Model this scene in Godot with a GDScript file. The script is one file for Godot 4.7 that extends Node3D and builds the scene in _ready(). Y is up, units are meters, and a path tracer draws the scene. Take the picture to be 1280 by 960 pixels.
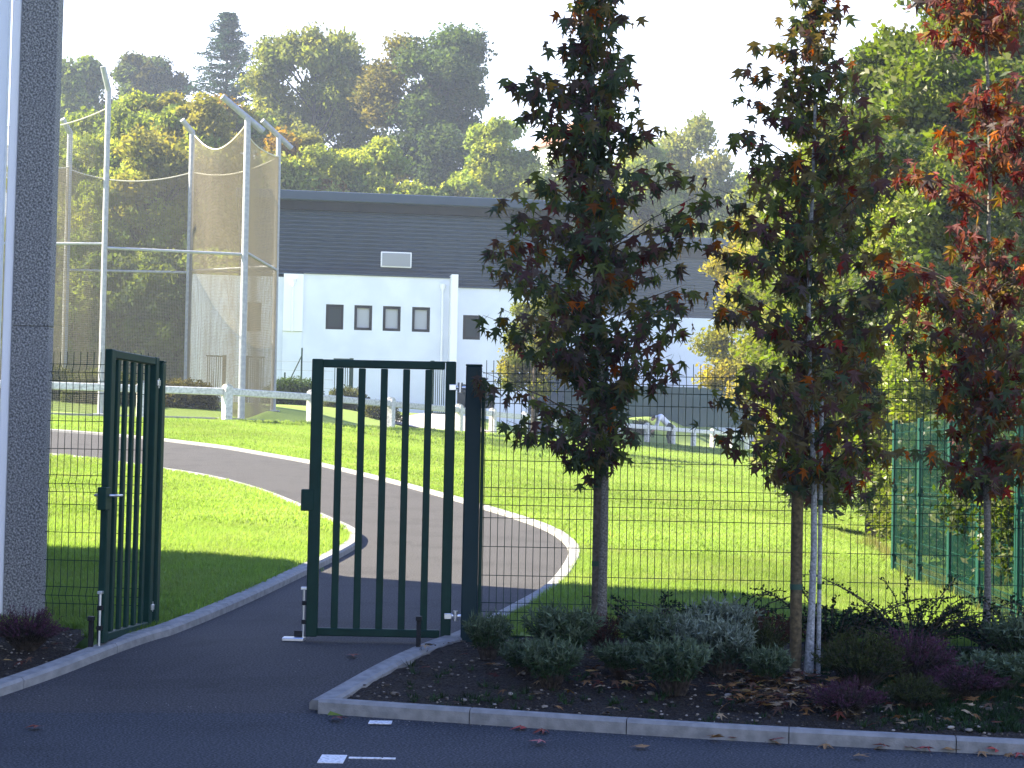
extends Node3D
# A gate, a curving path and young sweetgum trees in front of a sports hall, autumn morning.
# Plan coordinates: x to the east, d = depth away from the camera (world z = -d), heights in metres.

var rng := RandomNumberGenerator.new()
var M := {}
var taken := {}
var no_call: Callable
var nz := FastNoiseLite.new()

# ---------------------------------------------------------------- mesh builder
class MB:
	var v := PackedVector3Array()
	var n := PackedVector3Array()
	var c := PackedColorArray()
	var col := Color(1, 1, 1)
	func tri(a: Vector3, b: Vector3, e: Vector3, na: Vector3, nb: Vector3, ne: Vector3):
		var f = (b - a).cross(e - a)
		if f.dot(na + nb + ne) > 0.0:
			v.append_array([a, e, b]); n.append_array([na, ne, nb])
		else:
			v.append_array([a, b, e]); n.append_array([na, nb, ne])
		c.append(col); c.append(col); c.append(col)
	func flat(a: Vector3, b: Vector3, e: Vector3):
		var f = (b - a).cross(e - a).normalized()
		tri(a, b, e, f, f, f)
	func quad(a: Vector3, b: Vector3, e: Vector3, g: Vector3, nn: Vector3):
		tri(a, b, e, nn, nn, nn); tri(a, e, g, nn, nn, nn)
	func box(o: Vector3, s: Vector3, t := Basis.IDENTITY, bev := 0.0):
		var h = s * 0.5
		var ax = [Vector3.RIGHT, Vector3.UP, Vector3.BACK]
		var q = Vector3(h.x - bev, h.y - bev, h.z - bev)
		for i in 3:
			var j = (i + 1) % 3
			var k = (i + 2) % 3
			for sg in [-1.0, 1.0]:
				var ce = ax[i] * h[i] * sg
				var u = ax[j] * q[j]
				var w = ax[k] * q[k]
				quad(o + t * (ce - u - w), o + t * (ce + u - w), o + t * (ce + u + w), o + t * (ce - u + w), (t * (ax[i] * sg)).normalized())
		if bev > 0.0:
			for i in 3:
				var j = (i + 1) % 3
				var k = (i + 2) % 3
				for a in [-1.0, 1.0]:
					for b in [-1.0, 1.0]:
						var e1 = ax[j] * h[j] * a + ax[k] * q[k] * b
						var e2 = ax[j] * q[j] * a + ax[k] * h[k] * b
						var l = ax[i] * q[i]
						quad(o + t * (e1 - l), o + t * (e1 + l), o + t * (e2 + l), o + t * (e2 - l), (t * (ax[j] * a + ax[k] * b)).normalized())
			for a in [-1.0, 1.0]:
				for b in [-1.0, 1.0]:
					for e in [-1.0, 1.0]:
						var nn = (t * Vector3(a, b, e)).normalized()
						tri(o + t * Vector3(h.x * a, q.y * b, q.z * e), o + t * Vector3(q.x * a, h.y * b, q.z * e), o + t * Vector3(q.x * a, q.y * b, h.z * e), nn, nn, nn)
	func tube(p: Array, r: Array, sides := 6, cap := true):
		var rings := []
		var dirs := []
		var side := Vector3.ZERO
		for i in p.size():
			var a: Vector3 = p[max(i - 1, 0)]
			var b: Vector3 = p[min(i + 1, p.size() - 1)]
			var d = (b - a).normalized()
			if side == Vector3.ZERO:
				side = d.cross(Vector3(0.31, 0.2, 0.93) if absf(d.z) < 0.9 else Vector3.UP).normalized()
			side = (side - d * side.dot(d)).normalized()
			var up = d.cross(side)
			var ring := []
			var ds := []
			for k in sides:
				var ang = TAU * k / sides
				var o = side * cos(ang) + up * sin(ang)
				ds.append(o); ring.append(p[i] + o * r[i])
			rings.append(ring); dirs.append(ds)
		for i in p.size() - 1:
			for k in sides:
				var m = (k + 1) % sides
				tri(rings[i][k], rings[i][m], rings[i + 1][m], dirs[i][k], dirs[i][m], dirs[i + 1][m])
				tri(rings[i][k], rings[i + 1][m], rings[i + 1][k], dirs[i][k], dirs[i + 1][m], dirs[i + 1][k])
		if cap:
			for e in [0, p.size() - 1]:
				var nn: Vector3 = (p[0] - p[1]).normalized() if e == 0 else (p[-1] - p[-2]).normalized()
				for k in range(1, sides - 1):
					tri(rings[e][0], rings[e][k], rings[e][k + 1], nn, nn, nn)
	func xform(t: Transform3D, o: MB):   # append another builder, moved
		for i in o.v.size():
			v.append(t * o.v[i]); n.append((t.basis * o.n[i]).normalized()); c.append(o.c[i])
	func mesh(m: Material, into: ArrayMesh = null) -> ArrayMesh:
		var r = into if into else ArrayMesh.new()
		if v.is_empty():
			return r
		var a := []
		a.resize(Mesh.ARRAY_MAX)
		a[Mesh.ARRAY_VERTEX] = v; a[Mesh.ARRAY_NORMAL] = n; a[Mesh.ARRAY_COLOR] = c
		r.add_surface_from_arrays(Mesh.PRIMITIVE_TRIANGLES, a)
		r.surface_set_material(r.get_surface_count() - 1, m)
		return r

# ---------------------------------------------------------------- naming
func numbered(called: String, parent: Node) -> String:
	var key = str(parent.get_instance_id()) + called
	var k: int = taken.get(key, 0)
	taken[key] = k + 1
	return called if k == 0 else "%s_%03d" % [called, k]
func tag(o: Node, label: String, category: String, group := "", kind := "") -> Node:
	o.set_meta("label", label); o.set_meta("category", category)
	if group != "": o.set_meta("group", group)
	if kind != "": o.set_meta("kind", kind)
	return o
func thing(called: String, label: String, category: String, at := Vector3.ZERO, turn := 0.0, group := "", kind := "") -> Node3D:
	var o := Node3D.new()
	o.name = numbered(called, self)
	add_child(o, true)
	o.position = at; o.rotation.y = turn
	tag(o, label, category, group, kind)
	return o
func put(called: String, m: Mesh, parent: Node, at := Vector3.ZERO, kind := "") -> MeshInstance3D:
	var o := MeshInstance3D.new()
	o.mesh = m
	o.name = numbered(called, parent)
	parent.add_child(o, true)
	o.position = at
	if kind != "": o.set_meta("kind", kind)
	return o
func one(called: String, m: Mesh, label: String, category: String, group := "", kind := "") -> MeshInstance3D:
	var o = put(called, m, self)
	tag(o, label, category, group, kind)
	return o
func scatter(called: String, mesh: Mesh, ts: Array, cols: Array, parent: Node) -> MultiMeshInstance3D:
	var mm := MultiMesh.new()
	mm.transform_format = MultiMesh.TRANSFORM_3D
	mm.use_colors = true
	mm.mesh = mesh
	mm.instance_count = ts.size()
	for i in ts.size():
		mm.set_instance_transform(i, ts[i]); mm.set_instance_color(i, cols[i])
	var o := MultiMeshInstance3D.new()
	o.multimesh = mm
	o.name = numbered(called, parent)
	parent.add_child(o, true)
	o.set_meta("kind", "stuff")
	return o

# ---------------------------------------------------------------- materials
func noise_img(seed_: int, freq: float, ramp: Array, size := 512, oct := 4, kind := FastNoiseLite.TYPE_SIMPLEX_SMOOTH) -> NoiseTexture2D:
	var f := FastNoiseLite.new()
	f.seed = seed_; f.frequency = freq; f.noise_type = kind; f.fractal_octaves = oct
	var t := NoiseTexture2D.new()
	t.width = size; t.height = size; t.seamless = true; t.noise = f
	if ramp:
		var g := Gradient.new()
		var offs := PackedFloat32Array()
		var cs := PackedColorArray()
		for e in ramp:
			offs.append(e[0]); cs.append((e[1] as Color).linear_to_srgb())
		g.offsets = offs; g.colors = cs
		t.color_ramp = g
	return t
func mat(color: Color, rough := 0.8, tex: Texture2D = null, tiles := 1.0, bump: Texture2D = null, bump_cm := 0.0, vc := false) -> StandardMaterial3D:
	var m := StandardMaterial3D.new()
	m.albedo_color = color.linear_to_srgb()
	m.roughness = rough
	m.metallic_specular = 0.3
	m.vertex_color_use_as_albedo = vc
	if tex or bump:
		m.uv1_triplanar = true; m.uv1_world_triplanar = true
		m.uv1_scale = Vector3.ONE * tiles
	if tex: m.albedo_texture = tex
	if bump:
		m.heightmap_enabled = true; m.heightmap_texture = bump; m.heightmap_scale = bump_cm
	return m
func leafmat(color: Color, back: Color, rough := 0.5, vc := false) -> StandardMaterial3D:
	var m = mat(color, rough, null, 1.0, null, 0.0, vc)
	m.cull_mode = BaseMaterial3D.CULL_DISABLED
	m.backlight_enabled = true; m.backlight = back
	m.metallic_specular = 0.12
	return m

# ---------------------------------------------------------------- terrain
const RA = [-9.0, -0.30, -0.258, -0.158, -0.111, -0.067, -0.029, 0.0756, 0.1013, 0.15, 0.4, 9.0]
const RD = [44.0, 46.0, 47.0, 49.0, 52.0, 57.0, 62.5, 85.5, 93.0, 105.0, 130.0, 130.0]
func rail_depth(a: float) -> float:
	for i in range(1, RA.size()):
		if a <= RA[i]:
			return lerpf(RD[i - 1], RD[i], (a - RA[i - 1]) / (RA[i] - RA[i - 1]))
	return RD[-1]
func h(x: float, d: float) -> float:
	var p = 0.27 * smoothstep(9.6, 12.6, d)
	if d <= 12.6:
		return p
	var a = x / d
	var dr = rail_depth(a)
	var u = minf(1.0, (d - 12.6) / (dr - 13.6))
	var s = 1.0 - smoothstep(0.12, 0.24, a)
	s += (1.0 - s) * smoothstep(35.0, 60.0, d)
	var y = 0.27 + 2.13 * u * s
	y += 0.9 * smoothstep(dr + 1.0, dr + 12.0, d) + 0.8 * smoothstep(dr + 3.0, dr + 14.0, d) * smoothstep(0.03, 0.08, a)
	y += 14.0 * smoothstep(108.0, 190.0, d)
	return y
func P(x: float, y: float, d: float) -> Vector3: return Vector3(x, y, -d)
func G(x: float, d: float, up := 0.0) -> Vector3: return Vector3(x, h(x, d) + up, -d)
func curve(pts: Array, step: float) -> PackedVector2Array:
	var out := PackedVector2Array()
	for i in pts.size() - 1:
		var a: Vector2 = pts[max(i - 1, 0)]
		var b: Vector2 = pts[i]
		var e: Vector2 = pts[i + 1]
		var g: Vector2 = pts[min(i + 2, pts.size() - 1)]
		var k = 12
		for j in k:
			out.append(b.cubic_interpolate(e, a, g, float(j) / k))
	out.append(pts[-1])
	return resample(out, step)
func resample(p: PackedVector2Array, step: float) -> PackedVector2Array:
	var out := PackedVector2Array([p[0]])
	var left = step
	for i in p.size() - 1:
		var a = p[i]
		var b = p[i + 1]
		var l = a.distance_to(b)
		var t = left
		while t <= l:
			out.append(a.lerp(b, t / l)); t += step
		left = t - l
	return out
func rnd(a: float, b: float) -> float: return rng.randf_range(a, b)
func rv() -> Vector3:
	var z = rnd(-1, 1)
	var t = rnd(0, TAU)
	return Vector3(sqrt(1 - z * z) * cos(t), z, sqrt(1 - z * z) * sin(t))

var outer: PackedVector2Array
var inner: PackedVector2Array
var path_poly: PackedVector2Array
var bed_poly: PackedVector2Array
var bed2_poly: PackedVector2Array

# ================================================================ scene
func _ready():
	rng.seed = 77
	nz.seed = 5; nz.frequency = 0.35; nz.fractal_octaves = 3
	# ---- camera
	var cam := Camera3D.new()
	cam.name = "camera"
	cam.fov = 24.08; cam.near = 0.1; cam.far = 900.0
	cam.position = Vector3(0, 1.55, 0)
	cam.rotation_degrees = Vector3(2.44, 0, 1.15)
	add_child(cam)
	# ---- sky, sun, exposure
	var we := WorldEnvironment.new()
	we.name = "environment"
	var env := Environment.new()
	var sky := Sky.new()
	var sm := ProceduralSkyMaterial.new()
	sm.sky_top_color = Color(0.22, 0.39, 0.72)
	sm.sky_horizon_color = Color(0.94, 0.97, 1.0)
	sm.sky_curve = 0.34
	sm.sky_energy_multiplier = 0.78
	sm.ground_bottom_color = Color(0.16, 0.17, 0.14)
	sm.ground_horizon_color = Color(0.5, 0.55, 0.55)
	sm.sun_angle_max = 30.0
	sky.sky_material = sm
	env.background_mode = Environment.BG_SKY
	env.sky = sky
	env.tonemap_mode = Environment.TONE_MAPPER_LINEAR
	env.tonemap_exposure = 5.9
	env.ssao_enabled = true; env.ssil_enabled = true; env.sdfgi_enabled = true
	env.fog_enabled = true
	env.fog_density = 0.0008
	env.fog_light_color = Color(0.86, 0.92, 1.0)
	we.environment = env
	add_child(we)
	var sun := DirectionalLight3D.new()
	sun.name = "sun"
	sun.light_color = Color(1.0, 0.95, 0.85)
	sun.light_energy = 1.6
	sun.light_angular_distance = 0.5
	sun.shadow_enabled = true
	var el = deg_to_rad(38.0)
	var to_sun = Vector3(-0.995 * cos(el), sin(el), -0.10 * cos(el)).normalized()
	add_child(sun)
	sun.look_at_from_position(Vector3.ZERO, -to_sun)

	make_materials()
	layout()
	make_ground()
	make_kerbs()
	make_side_building()
	make_hall()
	make_hill_trees()
	make_cage()
	make_rail()
	make_small_fences()
	make_gate()
	make_front_fences()
	make_court_fence()
	make_thickets()
	make_sweetgums()
	make_bed_plants()
	make_litter()
	make_person()

func make_materials():
	var B = Color.BLACK
	M.asphalt = mat(Color(1, 1, 1), 0.88, noise_img(1, 0.09, [[0.25, Color(0.021, 0.025, 0.029)], [0.5, Color(0.040, 0.045, 0.051)], [0.72, Color(0.088, 0.093, 0.10)]], 1024, 3), 0.55, noise_img(2, 0.25, [], 512, 3), 0.5, true)
	M.path = mat(Color(1, 1, 1), 0.9, noise_img(3, 0.09, [[0.25, Color(0.031, 0.030, 0.030)], [0.5, Color(0.049, 0.0475, 0.047)], [0.75, Color(0.086, 0.084, 0.082)]], 1024, 3), 0.55, noise_img(4, 0.25, [], 512, 3), 0.5, true)
	M.grass_soil = mat(Color(1, 1, 1), 0.95, noise_img(5, 0.03, [[0.2, Color(0.11, 0.155, 0.03)], [0.5, Color(0.155, 0.22, 0.045)], [0.8, Color(0.21, 0.275, 0.065)]], 1024, 5), 0.4)
	M.grass = leafmat(Color(1, 1, 1), Color(0.95, 1.0, 0.7), 0.55, true)
	M.soil = mat(Color(1, 1, 1), 0.95, noise_img(6, 0.06, [[0.2, Color(0.010, 0.008, 0.006)], [0.5, Color(0.024, 0.019, 0.014)], [0.78, Color(0.06, 0.048, 0.035)]], 1024, 5), 0.9, noise_img(7, 0.05, [], 512, 4), 2.5)
	M.concrete = mat(Color(1, 1, 1), 0.85, noise_img(8, 0.02, [[0.2, Color(0.175, 0.178, 0.172)], [0.5, Color(0.22, 0.222, 0.216)], [0.8, Color(0.265, 0.266, 0.256)]], 512, 5), 0.9, noise_img(9, 0.15, [], 512, 3), 0.25)
	M.paving = mat(Color(0.42, 0.40, 0.37), 0.9, noise_img(10, 0.03, [[0.2, Color(0.7, 0.7, 0.7)], [0.8, Color(1, 1, 1)]], 512, 4), 0.3)
	M.marking = mat(Color(1, 1, 1), 0.75, noise_img(11, 0.05, [[0.2, Color(0.45, 0.45, 0.44)], [0.5, Color(0.75, 0.75, 0.74)]], 256, 4), 3.0)
	M.pebble = mat(Color(1, 1, 1), 0.85, noise_img(12, 0.045, [[0.15, Color(0.085, 0.09, 0.09)], [0.38, Color(0.175, 0.182, 0.182)], [0.6, Color(0.265, 0.27, 0.265)], [0.82, Color(0.42, 0.42, 0.41)]], 1024, 3), 1.1, noise_img(12, 0.045, [], 1024, 3), 0.8)
	M.panel_white = mat(Color(0.78, 0.83, 0.88), 0.45)
	M.trim_white = mat(Color(0.84, 0.86, 0.88), 0.4)
	M.caster_wall = mat(Color(0.45, 0.46, 0.47), 0.8, noise_img(13, 0.02, [[0.2, Color(0.8, 0.8, 0.8)], [0.8, Color(1, 1, 1)]], 256, 4), 0.3)
	M.render_white = mat(Color(0.72, 0.765, 0.85), 0.85, noise_img(14, 0.012, [[0.25, Color(0.90, 0.91, 0.92)], [0.7, Color(1, 1, 1)]], 512, 5), 0.08)
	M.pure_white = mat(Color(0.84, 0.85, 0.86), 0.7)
	M.clad = mat(Color(0.032, 0.053, 0.083), 0.45, noise_img(15, 0.01, [[0.25, Color(0.82, 0.84, 0.86)], [0.75, Color(1, 1, 1)]], 256, 4), 0.07)
	M.coping = mat(Color(0.040, 0.060, 0.093), 0.6)
	M.eaves_shade = mat(Color(0.014, 0.016, 0.02), 0.7)  # near-black: shade below the roof edge put into the colour
	M.frame_dark = mat(Color(0.012, 0.014, 0.017), 0.5)
	M.glass = mat(Color(0.03, 0.04, 0.045), 0.08)
	M.glass.metallic_specular = 0.14
	M.sky_grey = mat(Color(0.36, 0.38, 0.42), 0.6)  # flat grey in place of sky mirrored by the glass
	M.vent = mat(Color(0.33, 0.35, 0.39), 0.5)
	M.galv = mat(Color(0.36, 0.375, 0.40), 0.5, noise_img(16, 0.03, [[0.2, Color(0.75, 0.76, 0.78)], [0.8, Color(1, 1, 1)]], 256, 4), 0.8)
	M.galv.metallic = 0.1
	M.chrome = mat(Color(0.7, 0.71, 0.73), 0.28)
	M.chrome.metallic = 0.8
	M.green_paint = mat(Color(0.006, 0.034, 0.025), 0.5, noise_img(17, 0.02, [[0.2, Color(0.8, 0.8, 0.8)], [0.8, Color(1, 1, 1)]], 256, 4), 1.2)
	M.blue_paint = mat(Color(0.007, 0.024, 0.028), 0.5)
	M.wire = mat(Color(0.010, 0.030, 0.024), 0.45)
	M.court_green = mat(Color(0.005, 0.042, 0.030), 0.45)
	M.screen = mat(Color(0.026, 0.058, 0.07), 0.8, noise_img(18, 0.01, [[0.2, Color(0.8, 0.8, 0.8)], [0.8, Color(1, 1, 1)]], 256, 4), 0.1)
	M.net = mat(Color(0.23, 0.20, 0.135), 0.8)
	M.rope = mat(Color(0.55, 0.52, 0.42), 0.8)
	M.rail_white = mat(Color(1, 1, 1), 0.85, noise_img(19, 0.025, [[0.15, Color(0.38, 0.38, 0.36)], [0.5, Color(0.62, 0.62, 0.59)], [0.8, Color(0.74, 0.74, 0.72)]], 512, 5), 0.7)
	M.bark_grey = mat(Color(1, 1, 1), 0.9, noise_img(20, 0.05, [[0.2, Color(0.06, 0.058, 0.05)], [0.5, Color(0.125, 0.12, 0.105)], [0.8, Color(0.22, 0.215, 0.19)]], 512, 5), 2.0, noise_img(21, 0.06, [], 256, 4), 0.6)
	M.bark_pale = mat(Color(1, 1, 1), 0.85, noise_img(22, 0.04, [[0.2, Color(0.14, 0.15, 0.15)], [0.5, Color(0.26, 0.275, 0.28)], [0.8, Color(0.38, 0.395, 0.40)]], 512, 5), 2.0, noise_img(21, 0.06, [], 256, 4), 0.5)
	M.bark_dark = mat(Color(1, 1, 1), 0.95, noise_img(23, 0.05, [[0.2, Color(0.03, 0.025, 0.02)], [0.5, Color(0.07, 0.058, 0.045)], [0.8, Color(0.13, 0.11, 0.085)]], 512, 5), 1.0)
	M.stake = mat(Color(1, 1, 1), 0.9, noise_img(24, 0.03, [[0.2, Color(0.045, 0.036, 0.02)], [0.5, Color(0.09, 0.07, 0.038)], [0.8, Color(0.145, 0.115, 0.065)]], 512, 5), 1.5)
	M.stake_grey = mat(Color(1, 1, 1), 0.9, noise_img(24, 0.03, [[0.2, Color(0.06, 0.052, 0.042)], [0.5, Color(0.10, 0.088, 0.07)], [0.8, Color(0.15, 0.13, 0.11)]], 512, 5), 1.5)
	M.tie = mat(Color(0.03, 0.07, 0.05), 0.7)
	M.far_leaf = leafmat(Color(1, 1, 1), Color(1.0, 1.0, 0.6), 0.6, true)
	M.gloss_leaf = leafmat(Color(1, 1, 1), Color(0.9, 1.0, 0.45), 0.36, true)
	M.gloss_leaf.metallic_specular = 0.35
	M.twig_leaf = leafmat(Color(1, 1, 1), Color(0.45, 0.5, 0.3), 0.6, true)
	M.roof_tile = mat(Color(0.26, 0.13, 0.08), 0.85)
	M.dry = leafmat(Color(1, 1, 1), Color(0.8, 0.7, 0.4), 0.8, true)
	# sweetgum leaf colours: dark green, bronze, maroon, brown purple, orange, red, yellow, pale crimson
	M.gum_leaf = leafmat(Color(1, 1, 1), Color(1.0, 0.92, 0.65), 0.5, true)
	M.gum_leaf.metallic_specular = 0.22
	M.gum = [Color(0.056, 0.083, 0.046), Color(0.115, 0.098, 0.042), Color(0.095, 0.052, 0.052), Color(0.080, 0.064, 0.060), Color(0.15, 0.052, 0.010), Color(0.105, 0.014, 0.010), Color(0.18, 0.12, 0.018), Color(0.13, 0.045, 0.042), Color(0.095, 0.125, 0.034), Color(0.30, 0.085, 0.008), Color(0.22, 0.022, 0.016)]  # last two: brighter orange and red, backlighting put into the leaf colour

func V(a: Array) -> Array:
	var o := []
	for e in a: o.append(Vector2(e[0], e[1]))
	return o
func layout():
	outer = curve(V([[-1.08, 10.55], [-0.77, 11.43], [-0.38, 12.45], [-0.16, 13.3], [0.1, 14.49], [0.39, 16.07], [0.6, 18.0], [0.73, 19.9], [0.71, 21.5], [0.52, 23.23], [0.1, 24.93], [-0.6, 26.88], [-1.85, 29.88], [-3.47, 32.87], [-5.21, 35.2], [-7.5, 37.8], [-9.6, 39.2], [-12.5, 39.9], [-17, 40]]), 0.1)
	inner = curve(V([[-4.2, 8.2], [-3.4, 10.05], [-3.02, 10.81], [-2.72, 11.54], [-2.42, 12.61], [-2.14, 14.2], [-1.87, 16.4], [-1.70, 18.2], [-1.66, 19.41], [-1.80, 20.45], [-2.31, 21.99], [-3.41, 25.06], [-4.59, 27.39], [-5.57, 28.69], [-6.9, 30.2], [-8.5, 31.4], [-11, 32.4], [-17, 33]]), 0.1)
	var r = inner.duplicate()
	r.reverse()
	path_poly = outer.duplicate()
	path_poly.append_array(r)
	bed_poly = PackedVector2Array([Vector2(-1.05, 10.58), Vector2(2.83, 9.92), Vector2(9, 9.0), Vector2(9, 12.75), Vector2(-0.25, 12.75), Vector2(-0.38, 12.4), Vector2(-0.73, 11.5)])
	bed2_poly = PackedVector2Array([Vector2(-5, 8.2), Vector2(-4.2, 8.3), Vector2(-3.05, 10.9), Vector2(-2.78, 11.6), Vector2(-2.9, 12.6), Vector2(-5, 12.9)])
func inside(p: Vector2, poly: PackedVector2Array) -> bool: return Geometry2D.is_point_in_polygon(p, poly)
func steps(parts: Array) -> PackedFloat32Array:
	var o := PackedFloat32Array()
	for e in parts:
		var t: float = e[0]
		while t < e[1] - 1e-4:
			o.append(t); t += e[2]
	o.append(parts[-1][1])
	return o
func sheet(xs: PackedFloat32Array, ds: PackedFloat32Array, f: Callable, cf: Callable = no_call, keep: Callable = no_call) -> MB:
	var b := MB.new()
	var pts := []
	for d in ds:
		var row := PackedVector3Array()
		for x in xs: row.append(Vector3(x, f.call(x, d), -d))
		pts.append(row)
	var nn := []
	for j in ds.size():
		var row := PackedVector3Array()
		for i in xs.size():
			var i0 = maxi(i - 1, 0)
			var i1 = mini(i + 1, xs.size() - 1)
			var j0 = maxi(j - 1, 0)
			var j1 = mini(j + 1, ds.size() - 1)
			row.append((pts[j][i1] - pts[j][i0]).cross(pts[j1][i] - pts[j0][i]).normalized())
		nn.append(row)
	for j in ds.size() - 1:
		for i in xs.size() - 1:
			if keep.is_valid() and not keep.call((xs[i] + xs[i + 1]) / 2, (ds[j] + ds[j + 1]) / 2): continue
			var q = [[j, i], [j, i + 1], [j + 1, i + 1], [j + 1, i]]
			for t in [[0, 1, 2], [0, 2, 3]]:
				for k in [t[0], t[2], t[1]]:
					var e = q[k]
					b.v.append(pts[e[0]][e[1]])
					b.n.append(nn[e[0]][e[1]] * signf(nn[e[0]][e[1]].y))
					b.c.append(cf.call(xs[e[1]], ds[e[0]]) if cf.is_valid() else Color.WHITE)
	return b
func ribbon(a: PackedVector2Array, bb: PackedVector2Array, up: float, lat: int, cf: Callable = no_call, into: MB = null) -> MB:
	# a strip of ground between two lines of equally many points
	var b = into if into else MB.new()
	var pt = func(i, k):
		var q = a[i].lerp(bb[i], float(k) / lat)
		return Vector3(q.x, h(q.x, q.y) + up, -q.y)
	for i in a.size() - 1:
		for k in lat:
			if cf.is_valid():
				var q = a[i].lerp(bb[i], float(k) / lat)
				b.col = cf.call(q.x, q.y)
			b.quad(pt.call(i, k), pt.call(i, k + 1), pt.call(i + 1, k + 1), pt.call(i + 1, k), Vector3.UP)
	return b
func offset(p: PackedVector2Array, by: float) -> PackedVector2Array:
	var o := PackedVector2Array()
	for i in p.size():
		var t = (p[mini(i + 1, p.size() - 1)] - p[maxi(i - 1, 0)]).normalized()
		o.append(p[i] + Vector2(t.y, -t.x) * by)
	return o
func count_to(p: PackedVector2Array, nn: int) -> PackedVector2Array:
	var l := 0.0
	for i in p.size() - 1: l += p[i].distance_to(p[i + 1])
	var o = resample(p, l / nn * 0.99999)
	while o.size() <= nn: o.append(p[-1])
	return o.slice(0, nn + 1)

func make_ground():
	var g := func(x, d):
		var p = Vector2(x, d)
		if d < 10.4 and d > -40.0: return h(x, d) - 0.3
		if d < 42.0 and (inside(p, path_poly) or inside(p, bed_poly) or inside(p, bed2_poly)): return h(x, d) - 0.3
		return h(x, d) + 0.045 if d > 8.0 else h(x, d)
	var xs = steps([[-400, -60, 20], [-60, -15, 3], [-15, 12, 0.25], [12, 60, 3], [60, 400, 20]])
	var ds = steps([[-60, 9, 3], [9, 46, 0.25], [46, 130, 1.5], [130, 600, 12]])
	var lawn = sheet(xs, ds, g)
	ribbon(offset(outer, 0.03).slice(24), offset(outer, 0.62).slice(24), 0.05, 3, no_call, lawn)
	ribbon(offset(inner, -0.03).slice(48), offset(inner, -0.62).slice(48), 0.05, 3, no_call, lawn)
	one("lawn", lawn.mesh(M.grass_soil), "sloping sunlit green lawn either side of the curving path", "lawn", "", "structure")
	# road and path
	var tone := func(x, d):
		var k = 1.0 + 0.30 * nz.get_noise_2d(x * 1.6, d * 2.6) + 0.16 * nz.get_noise_2d(x * 9.0, d * 9.0)
		return Color(k, k, k)
	var road = sheet(steps([[-30, -5, 2.5], [-5, 5, 0.2], [5, 30, 2.5]]), steps([[-10, 6, 2], [6, 10.9, 0.1]]), func(x, d): return h(x, d) + 0.006, tone, func(x, d): return d < 10.47 or (x < -1.0 and x > -3.6))
	one("road", road.mesh(M.asphalt), "dark asphalt road along the kerb of the planting bed", "road", "", "structure")
	var ko = count_to(outer, 260)
	var ki = count_to(inner.slice(24), 260)
	var pm = ribbon(ko, ki, 0.012, 12, tone)
	for k in 12:
		var qa = ko[0].lerp(ki[0], k / 12.0)
		var qb = ko[0].lerp(ki[0], (k + 1) / 12.0)
		pm.col = tone.call(qa.x, qa.y)
		pm.quad(G(qa.x, qa.y, 0.012), G(qb.x, qb.y, 0.012), G(qb.x, qb.y - 0.06, 0.004), G(qa.x, qa.y - 0.06, 0.004), Vector3.UP)
	one("path", pm.mesh(M.path), "asphalt path curving up through the lawn from the gate", "path", "", "structure")
	# soil of the beds
	var soil = func(x, d): return h(x, d) + 0.04 + 0.016 * nz.get_noise_2d(x * 14, d * 14) + 0.022 * nz.get_noise_2d(x * 3, d * 3)
	var b1 = sheet(steps([[-1.2, 6.0, 0.05], [6, 9, 0.3]]), steps([[9.0, 12.8, 0.05]]), soil, no_call, func(x, d): return inside(Vector2(x, d), bed_poly))
	one("planting_bed", b1.mesh(M.soil), "dark soil bed under the sweetgum trees behind the front kerb", "flower bed", "", "structure")
	var b2 = sheet(steps([[-5, -2.7, 0.06]]), steps([[8.2, 12.9, 0.06]]), soil, no_call, func(x, d): return inside(Vector2(x, d), bed2_poly))
	one("planting_bed", b2.mesh(M.soil), "small soil bed at the foot of the pebble-dashed pillar", "flower bed", "", "structure")
	# painted marks
	for q in [[-0.71, 10.33, 0.13, 0.15, "small white painted square beside the kerb corner"], [-0.88, 9.28, 0.13, 0.24, "white painted block at the end of a thin parking line"]]:
		var m := MB.new()
		m.box(G(q[0], q[1], 0.0085), Vector3(q[2], 0.004, q[3]))
		one("road_marking", m.mesh(M.marking), q[4], "road marking", "", "structure")
	var ln := MB.new()
	ln.box(G(-0.68, 9.33, 0.0085), Vector3(0.24, 0.004, 0.035))
	one("road_marking", ln.mesh(M.marking), "thin white painted line running from the white block", "road marking", "", "structure")
	# paving by the hall
	var pv = ribbon(PackedVector2Array([Vector2(-4.5, 62), Vector2(-3.9, 66), Vector2(-3.4, 70), Vector2(-3.1, 73.5)]), PackedVector2Array([Vector2(0.4, 66.5), Vector2(-0.5, 68.5), Vector2(-1.3, 71), Vector2(-1.9, 73.5)]), 0.09, 6)
	one("forecourt_path", pv.mesh(M.paving), "pale concrete path leading to the gates before the white hall", "path", "", "structure")
	# grass blades
	var tuft := func(s: int, w: float, blades: int):
		rng.seed = s
		var b := MB.new()
		for i in blades:
			var a = rnd(0, TAU)
			var o = Vector3(cos(a), 0, sin(a)) * rnd(0, 0.028)
			var lean = Vector3(cos(a + rnd(-1, 1)), 0, sin(a + rnd(-1, 1))) * rnd(0.005, 0.035)
			var hh = rnd(0.032, 0.062)
			var sd = Vector3(-sin(a), 0, cos(a)).rotated(Vector3.UP, rnd(-1, 1)) * w
			var mid = o + lean * 0.4 + Vector3.UP * hh * 0.6
			var tip = o + lean * 1.4 + Vector3.UP * hh
			var nn = (sd.cross(tip - o)).normalized()
			var k = rnd(0.8, 1.15)
			b.col = Color(k, k, k)
			nn = (nn * signf(nn.y + 0.001) * 0.35 + Vector3.UP).normalized()
			b.quad(o - sd, o + sd, mid + sd * 0.8, mid - sd * 0.8, nn)
			b.tri(mid - sd * 0.8, mid + sd * 0.8, tip, nn, nn, nn)
		return b.mesh(M.grass)
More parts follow.
